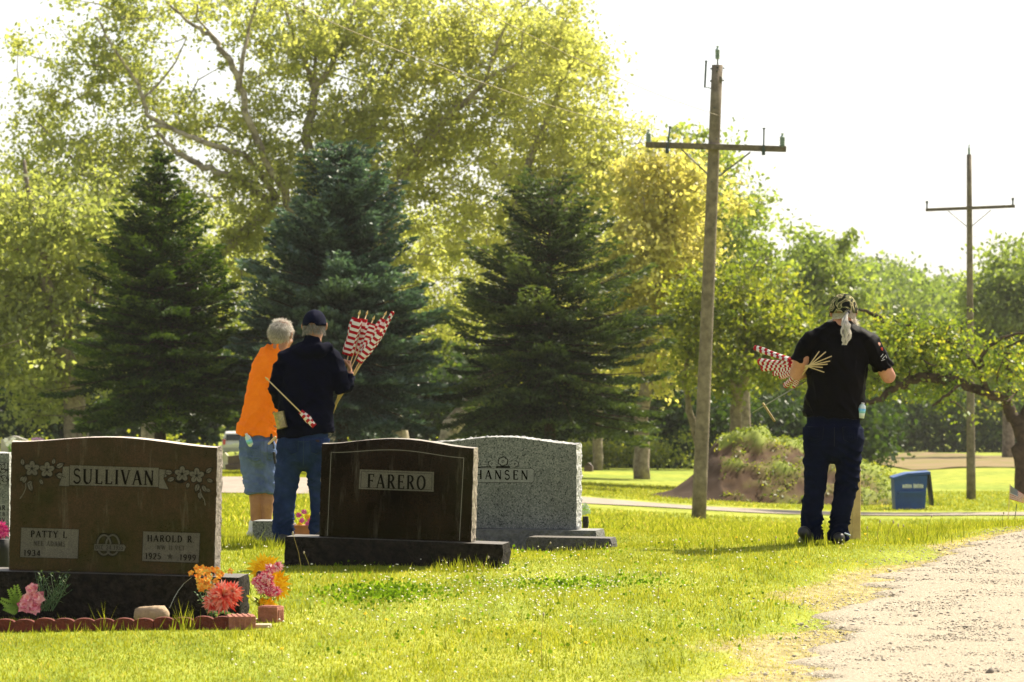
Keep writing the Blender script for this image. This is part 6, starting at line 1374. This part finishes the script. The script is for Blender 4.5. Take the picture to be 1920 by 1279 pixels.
def bottle(px, py, d_, rot, label, sc=1.0):
    b = thing('water_bottle', P(px, py, d_), label, 'bottle', 'water bottles in back pockets', rot=rot)
    b.scale = (sc * 1.1, sc, sc * (.72 if px > 1000 else .9)); sc = 1; MPL = mat('clear_plastic', (.60, .68, .70), (.5, .6, .62), rough=.1, spec=.6); mb = MB(); R_ = .030 * sc
    mb.tube([Vector((0, 0, -.10)), Vector((0, 0, -.03)), Vector((0, 0, .03)), Vector((0, 0, .055)), Vector((0, 0, .072)), Vector((0, 0, .082))], [R_ * .95, R_, R_, R_ * .85, R_ * .5, R_ * .42], n=18, dome=False); mb.build('bottle_body', MPL, b, smooth=True)
    mb = MB(); mb.tube([Vector((0, 0, -.035)), Vector((0, 0, .022))], [R_ * 1.03] * 2, n=18, dome=False); mb.build('label_band', mat('aqua_label', (.10, .45, .68), (.30, .62, .75), sc=30, rough=.4), b, smooth=True)
    mb = MB(); mb.tube([Vector((0, 0, .080)), Vector((0, 0, .094))], [R_ * .46] * 2, n=12, dome=False); mb.build('bottle_cap', mat('white_cap', (.75, .7, .7)), b, smooth=True)

# ---------------- man in the orange shirt
d = 31.5; o = P(492, 1005, d)
t = thing('person', o, 'grey-haired man in bright orange shirt and denim shorts, leaning right, back turned', 'person', 'volunteers carrying flags')
body = MB(); Rm, hq = head(body, QQ(529, 630, .02) - o, tilt=R(-12), yaw=R(-30), sc=1.03)
body.tube([J(527, 642), J(520, 662, -.01), J(515, 676, -.01)], [(.060, .064), (.062, .066), (.085, .08)], n=16)
body.tube([J(515, 676), J(508, 710), J(498, 760), J(488, 800), J(484, 850)], [(.13, .085), (.15, .11), (.145, .12), (.15, .12), (.13, .10)], n=20)
body.tube([J(492, 690), J(486, 735, .12), J(510, 738, .32)], [.052, .040, .029], n=12); hand(body, J(511, 738, .33), (.6, .8, .0), (0, -.2, -1), 1)
body.tube([J(545, 692), J(548, 740, .10), J(530, 745, .32)], [.052, .040, .029], n=12); hand(body, J(529, 745, .33), (-.5, .8, .1), (0, -.2, -1), -1)
body.tube([J(474, 850), J(478, 905), J(481, 945, -.01), J(479, 975), J(477, 997)], [.09, .064, .052, .040, .034], n=14)
body.tube([J(500, 850), J(502, 905), J(501, 945, -.01), J(499, 975), J(498, 997)], [.09, .064, .054, .042, .034], n=14)
for (px, py) in ((475, 998), (498, 998)): body.tube([J(px, py, -.04), J(px - 1, py + 3, .06), J(px - 4, py + 5, .15)], [(.034, .03), (.040, .028), (.036, .02)], n=12)
remesh(body, 'body', mat('tanned_skin', (.36, .17, .095), (.26, .115, .065), sc=14, rough=.6), .0065, t, it=2)
eyes(t, hq, Vector((0, 0, 0)))
sh = MB()
sh.tube([J(517, 668), J(511, 690), J(505, 715), J(498, 750, .01), J(490, 785, .01), J(483, 808), J(482, 817)], [(.145, .09), (.172, .12), (.172, .135), (.165, .145), (.160, .155), (.164, .158), (.168, .160)], n=26, dome='start')
sh.tube([J(500, 678), J(490, 692), J(485, 716, .06), J(484, 730, .12)], [.07, .07, .066, .066], n=16, dome='start')
sh.tube([J(535, 676), J(547, 692), J(549, 716, .05), J(549, 730, .10)], [.07, .07, .066, .066], n=16)
sh.tube([J(522, 656, .0), J(519, 668, -.01)], [(.072, .07), (.10, .085)], n=16)
ORG = mat('orange_cotton', (.95, .225, .012), (.86, .18, .008), sc=9, rough=.9, bump=.15, bsc=300, spec=.15)
remesh(sh, 'shirt', ORG, .009, t, it=5, disp=folds([(J(0, 800).z, .07, .012), (J(0, 720).z, .06, .008)], .01, k=34, seed=9, base=.012, diag=((.9, -.38, 38, .020), (.2, 1, 44, .008))))
so_ = MB()
so_.tube([J(483, 806), J(484, 830), J(486, 855)], [(.148, .13), (.155, .145), (.15, .14)], n=24)
so_.tube([J(472, 845), J(475, 885), J(480, 925)], [(.098, .12), (.094, .105), (.090, .10)], n=18, dome='start')
so_.tube([J(500, 845), J(501, 885), J(501, 925)], [(.085, .12), (.085, .105), (.085, .10)], n=18, dome='start')
so_.ball(J(475, 842, -.08), (.075, .055, .08), n=12); so_.ball(J(500, 842, -.08), (.07, .055, .08), n=12)
DN2 = DEN('faded_denim', (.15, .20, .36), (.06, .09, .19))
sj = remesh(so_, 'shorts', DN2, .009, t, it=4, disp=folds([(J(0, 900).z, .06, .010), (J(0, 860).z, .04, .008)], .01, k=45, seed=11, base=.010, diag=((.3, 1, 40, .014), (1, .3, 36, .013)), zcut=J(0, 824).z))
PK2 = DEN('pocket_denim', (.13, .18, .32), (.055, .085, .17)); ST2 = mat('pale_stitch', (.10, .13, .19))
patch(sj, [J(463, 832), J(490, 834), J(492, 864), J(467, 862)], PK2, ST2); patch(sj, [J(503, 834), J(517, 832), J(516, 860), J(503, 862)], PK2, ST2)
seamline(sj, [J(497, 820), J(497, 865)], ST2); seamline(sj, [J(464, 921), J(480, 923), J(492, 922)], ST2, .0025)
mb = MB(); mb.tube([J(508, 815, -.10), J(512, 840, -.10)], [(.012, .008), (.012, .008)], n=8); mb.tube([J(514, 850, -.12), J(516, 868, -.12)], [.012, .010], n=6); mb.build('belt_holster', mat('black_nylon', (.012, .012, .012)), sj)
for px, py in ((475, 998), (498, 998)):
    mb = MB(); mb.tube([J(px, py, -.05), J(px - 1, py + 2, .05), J(px - 4, py + 4, .16)], [(.040, .040), (.045, .038), (.040, .026)], n=14); mb.build('shoe', bpy.data.materials.get('white_trainer') or mat('white_trainer', (.62, .60, .56), rough=.7), t, smooth=True)
    mb = MB(); mb.tube([J(px + 1, py - 16, 0), J(px, py - 2, 0)], [.040, .040], n=14); mb.build('sock', bpy.data.materials.get('white_sock') or mat('white_sock', (.75, .73, .68), rough=.9), t, smooth=True)
HW = leafmat('white_grey_hair', [(.30, .27, .22), (.58, .54, .48), (.85, .81, .75)], trans=.4, tcol=(1, 1, 1))
cap_ = MB(); cap_.ball(hq(0, -.018, .034), (.078, .096, .082), n=20, rot=Rm); cap_.ball(hq(0, -.045, -.018), (.066, .058, .072), n=16, rot=Rm); cap_.build('hair_base', mat('grey_scalp', (.34, .31, .27), (.25, .22, .19), sc=40), t, smooth=True)
def hr_or(r):
    u_ = r.uniform(-1, 1); b = r.uniform(0, 2 * math.pi); z = r.uniform(-.85, 1); s_ = math.sqrt(max(0, 1 - z * z))
    if math.sin(b) > .3 and z < .35: b = -b
    n_ = Vector((math.cos(b) * s_, math.sin(b) * s_, z)); return hq(n_.x * .080, n_.y * .097 - .018, .032 + n_.z * (.083 if z > 0 else .088)), Rm @ (Vector((n_.x * .75, n_.y * .75 - .15, n_.z * .25 - .75 if n_.z < .75 else .1))), 1
strands(hr_or, None, 5200, .034, .0011, HW, t, 'hair', 5, spread=.28, fall=.25)
bottle(467, 826, d - .145, (R(16), R(-22), 0), 'clear water bottle with blue band in the pocket of the denim shorts', .72)
a = P(506, 828, d - .17); h = thing('hammer', a, 'pale wooden tool handle stuck in the waistband of the denim shorts', 'tool'); mb = MB(); mb.tube([P(504, 832, d - .17) - a, P(516, 820, d - .16) - a], [.009, .010], n=8); mb.build('handle', MSTK, h)

# ---------------- man with the ponytail, in black
d = 29.5; o = P(1562, 1022, d)
t = thing('person', o, 'man in black t-shirt, dark jeans and camouflage cap with a long grey ponytail, back turned', 'person', 'volunteers carrying flags')
body = MB(); Rm, hq = head(body, QQ(1581, 588, .02) - o, tilt=R(-4), yaw=R(12), sc=1.06)
body.tube([J(1579, 600), J(1578, 618, -.01), J(1577, 634, -.01)], [(.070, .070), (.078, .076), (.10, .09)], n=16)
body.tube([J(1576, 640), J(1570, 680), J(1566, 720), J(1563, 780), J(1563, 830)], [(.17, .10), (.19, .13), (.19, .14), (.19, .14), (.16, .12)], n=22)
body.tube([J(1519, 642), J(1502, 680, .0), J(1495, 699, .02), J(1512, 696, .16), J(1534, 686, .32)], [.068, .064, .060, .050, .034], n=14); hand(body, J(1535, 686, .33), (.85, .5, .1), (.2, -.5, -.8), 1, grip=True)
body.tube([J(1638, 650), J(1655, 686, .0), J(1666, 706, .01), J(1658, 694, .17), J(1640, 678, .33)], [.066, .058, .054, .046, .032], n=14); hand(body, J(1639, 675, .34), (-.6, .7, .3), (-.2, -.5, -.8), -1)
body.tube([J(1535, 835), J(1528, 920), J(1521, 1000)], [.10, .068, .045], n=14); body.tube([J(1590, 835), J(1588, 920), J(1573, 1000)], [.10, .068, .045], n=14)
for (px, py, tw) in ((1520, 1008, -12), (1573, 1008, 4)): body.tube([J(px, py, -.05), J(px + tw * .5, py + 3, .05), J(px + tw, py + 5, .16)], [(.038, .034), (.042, .030), (.038, .022)], n=12)
remesh(body, 'body', mat('ruddy_skin', (.50, .25, .16), (.40, .18, .11), sc=14, rough=.55, spec=.3, bump=.1), .0065, t, it=2)
eyes(t, hq, Vector((0, 0, 0)))
ts = MB()
ts.tube([J(1578, 628, -.0), J(1574, 650), J(1570, 690), J(1567, 730), J(1564, 765), J(1563, 784)], [(.185, .11), (.215, .145), (.222, .165), (.220, .17), (.226, .176), (.230, .178)], n=30, dome='start')
ts.tube([J(1545, 630), J(1524, 640), J(1509, 656, .0), J(1499, 680, .01)], [.082, .086, .080, .082], n=18, dome='start')
ts.tube([J(1612, 634), J(1634, 648), J(1647, 668, .0), J(1657, 693, .01)], [.082, .086, .078, .080], n=18, dome='start')
ts.tube([J(1579, 614, -.0), J(1578, 626, -.01)], [(.085, .082), (.115, .095)], n=18)
BLK = mat('black_cotton', (.0045, .0040, .0045), (.0025, .0023, .0027), sc=9, rough=.55, bump=.15, bsc=300, spec=.03)
te = remesh(ts, 't_shirt', BLK, .009, t, it=5, disp=folds([(J(0, 770).z, .06, .009), (J(0, 690).z, .06, .008)], .01, k=36, seed=13, base=.012, diag=((.8, .6, 32, .015), (-.8, .6, 28, .013))))
bj = MB()
bj.tube([J(1563, 776), J(1563, 800), J(1563, 830)], [(.205, .155), (.212, .165), (.205, .16)], n=28)
bj.tube([J(1533, 815), J(1531, 860), J(1528, 915, .01), J(1523, 955), J(1522, 985), J(1523, 1012)], [(.108, .14), (.098, .115), (.080, .095), (.082, .09), (.084, .09), (.086, .10)], n=20, dome='start')
bj.tube([J(1594, 815), J(1591, 860), J(1587, 915, .01), J(1578, 955), J(1573, 985), J(1572, 1014)], [(.108, .14), (.096, .115), (.084, .095), (.078, .09), (.078, .09), (.082, .11)], n=20, dome='start')
bj.ball(J(1538, 812, -.09), (.09, .07, .095), n=14); bj.ball(J(1590, 812, -.09), (.09, .07, .095), n=14)
DN3 = DEN('dark_indigo_denim', (.0055, .0085, .027), (.002, .0035, .012))
bje = remesh(bj, 'jeans', DN3, .009, t, it=4, disp=folds([(J(0, 985).z, .08, .018), (J(0, 910).z, .05, .012), (J(0, 862).z, .04, .008)], .01, k=48, seed=15, base=.009, diag=((.35, 1, 40, .010), (-.5, 1, 30, .009)), zcut=J(0, 796).z))
SEAM = mat('tan_stitch', (.018, .015, .012))
for cx_ in (1527, 1592):
    pk_ = patch(bje, [J(cx_ - 15, 800), J(cx_ + 14, 800), J(cx_ + 12, 826), J(cx_ - 13, 826)], DN3, SEAM)
    for k in range(2): seamline(bje, [J(cx_ - 12, 808 + 3 * k), J(cx_ - 1, 814 + 3 * k), J(cx_ + 11, 808 + 3 * k)], SEAM, .0018, 'pocket_stitching')
seamline(bje, [J(1561, 795), J(1561, 836)], SEAM)
for k, (px, py, tw, hz) in enumerate(((1519, 1008, -14, 10), (1573, 1011, 5, 2))):
    mb = MB(); mb.tube([J(px - (12 if k == 0 else 0), py - hz, -.09), J(px, py + 1, -.02), J(px + tw * .5, py + 4, .08), J(px + tw, py + 6, .20)], [(.046, .046), (.052, .048), (.052, .042), (.044, .030)], n=14); mb.build('shoe', bpy.data.materials.get('black_boot') or mat('black_boot', (.014, .012, .011), rough=.5), t, smooth=True)
# white turned-up cuff edge, sleeve patches
mb = MB(); mb.tube([J(1584, 1000, -.095), J(1594, 1004, -.06)], [.006, .006], n=6); mb.build('cuff_edge', mat('cuff_pale', (.35, .40, .5)), bje)
MPRED = mat('print_red', (.55, .05, .03)); MPWH = mat('print_white', (.6, .6, .6))
def sleeve_mark(px, py, n_, m, nm, w=.012, ang=0):
    mb = MB()
    for i in range(n_): mb.ball(J(px + i * 4 * math.cos(ang), py + i * 4 * math.sin(ang), -.035), (.006, .006, w), n=6)
    mb.build(nm, m, te)
# camouflage cap
m, nt_ = nmat('camouflage'); N = nt_.nodes; L = nt_.links
out = N.new('ShaderNodeOutputMaterial'); b = N.new('ShaderNodeBsdfPrincipled'); L.new(b.outputs[0], out.inputs[0]); b.inputs['Roughness'].default_value = .9; b.inputs['Specular IOR Level'].default_value = .08
tc = N.new('ShaderNodeTexCoord'); n1 = N.new('ShaderNodeTexNoise'); n1.inputs['Scale'].default_value = 15; n1.inputs['Detail'].default_value = 1.5; n1.inputs['Distortion'].default_value = 1.4; L.new(tc.outputs['Object'], n1.inputs[0])
r = N.new('ShaderNodeValToRGB'); r.color_ramp.interpolation = 'CONSTANT'; L.new(n1.outputs[0], r.inputs[0]); e = r.color_ramp.elements; e[0].position = 0; e[0].color = (.012, .012, .010, 1); e[1].position = .43; e[1].color = (.12, .125, .05, 1)
for p_, c_ in ((.5, (.36, .30, .16, 1)), (.56, (.07, .085, .03, 1)), (.62, (.20, .13, .07, 1))): q = e.new(p_); q.color = c_
L.new(r.outputs[0], b.inputs['Base Color'])
capobj(t, hq, Rm, Vector((0, 0, 0)), m, m, sx=.096, sy=.115, zt=.135, zb=.004)
PW = leafmat('silver_hair', [(.42, .37, .31), (.72, .67, .60), (.92, .88, .82)], trans=.4, tcol=(1, 1, 1))
def hr_b(r):
    b = math.pi * r.uniform(.95, 2.05); z = r.uniform(-.045, .055); p = hq(math.cos(b) * .083, math.sin(b) * .105 - .010, z); tgt = hq(0, -.130, .000); dv = (tgt - p); return p + Vector((0, -.002, 0)), dv.normalized(), min(1.6, dv.length / .05)
strands(hr_b, None, 2600, .042, .0011, PW, t, 'hair', 8, fall=.0, spread=.10)
tail = [hq(0, -.118, .004), J(1584, 601, -.17), J(1586, 612, -.185), J(1588, 626, -.19), J(1586, 638, -.19), J(1584, 647, -.19)]
mb = MB(); mb.tube(tail, [.010, .013, .015, .014, .008, .002], n=12); mb.build('ponytail_core', mat('silver_core', (.45, .42, .37), (.3, .28, .24), sc=40), t, smooth=True)
mb = MB(); rr = random.Random(4)
for i in range(520):
    lk = i % 9; a = lk * .7 + rr.uniform(-.35, .35); q_ = (.35, .75, 1.0)[lk % 3] + rr.uniform(-.12, .12); ph = lk * 1.9 + rr.uniform(-.25, .25); fr = 4.5 + lk * .45; en = rr.choice([1, 1, .9, .8]); vs = []; K = 12
    for k in range(K + 1):
        f_ = k / K * en; j = min(int(f_ * 5), 4); c = tail[j].lerp(tail[j + 1], f_ * 5 - j); wd = [.010, .022, .032, .034, .028, .020, .012][min(6, int(f_ * 6))]
        p = c + Vector((math.cos(a) * wd * q_ + .009 * math.sin(fr * f_ * 2 + ph) * min(1, f_ * 3), math.sin(a) * wd * q_ * .7, 0)); vs += [p + Vector((.0011, 0, 0)), p - Vector((.0011, 0, 0))]
    mb.add(vs, [[2 * k, 2 * k + 1, 2 * k + 3, 2 * k + 2] for k in range(K)])
rn = np.random.default_rng(1); obj('ponytail', mk_mesh('ponytail', mb.v, mb.f, PW, tint=np.repeat(rn.uniform(0, 1, 520), 26), smooth=True), t)
mb = MB(); mb.tube([hq(0, -.112, .006), hq(0, -.124, -.002)], [.013, .013], n=12); mb.build('hair_tie', mat('hair_tie', (.02, .015, .02)), t, smooth=True)
def hr_beard(r):
    b = math.pi * r.uniform(-.08, 1.08); z = r.uniform(-.12, -.035); s_ = 1 if z > -.09 else .7; return hq(math.cos(b) * .074 * s_, math.sin(b) * .085 * s_ + .012, z), Rm @ Vector((math.cos(b) * 1.1, math.sin(b), -.5)), 1
strands(hr_beard, None, 2600, .055, .0012, PW, t, 'beard', 12, spread=.35, fall=.5)
mb = MB()
sp_ = Vector(J(1660, 668, -.0))
def seg(a, b, m_, nm): q = MB(); q.tube([J(*a), J(*b)], [.0032, .0032], n=5); return q
q = MB()
for a, b in (((1657, 668), (1653, 673)), ((1654, 664), (1650, 669)), ((1659, 666), (1661, 671)), ((1651, 676), (1657, 674))): q.tube([proj(te, J(*a), 0), proj(te, J(*b), 0)], [.0028, .0028], n=5)
q.build('sleeve_print', MPWH, te)
q = MB(); q.ball(proj(te, J(1652, 655), 0), (.010, .004, .016), n=8); q.build('sleeve_emblem', MPRED, te)
bottle(1616, 769, d - .088, (R(4), R(8), 0), 'crumpled clear water bottle with blue band in the back pocket of the dark jeans', .82)

# ================================================================= HAZE
m, nt_ = nmat('haze_air'); out = nt_.nodes.new('ShaderNodeOutputMaterial'); pv = nt_.nodes.new('ShaderNodeVolumePrincipled')
pv.inputs['Color'].default_value = (.97, .95, .88, 1); pv.inputs['Density'].default_value = .0001; pv.inputs['Anisotropy'].default_value = .35
nt_.links.new(pv.outputs[0], out.inputs['Volume'])
mb = MB(); mb.box((0, 720, 6), (1520, 800, 23)); tag(mb.build('haze', m), kind='stuff')
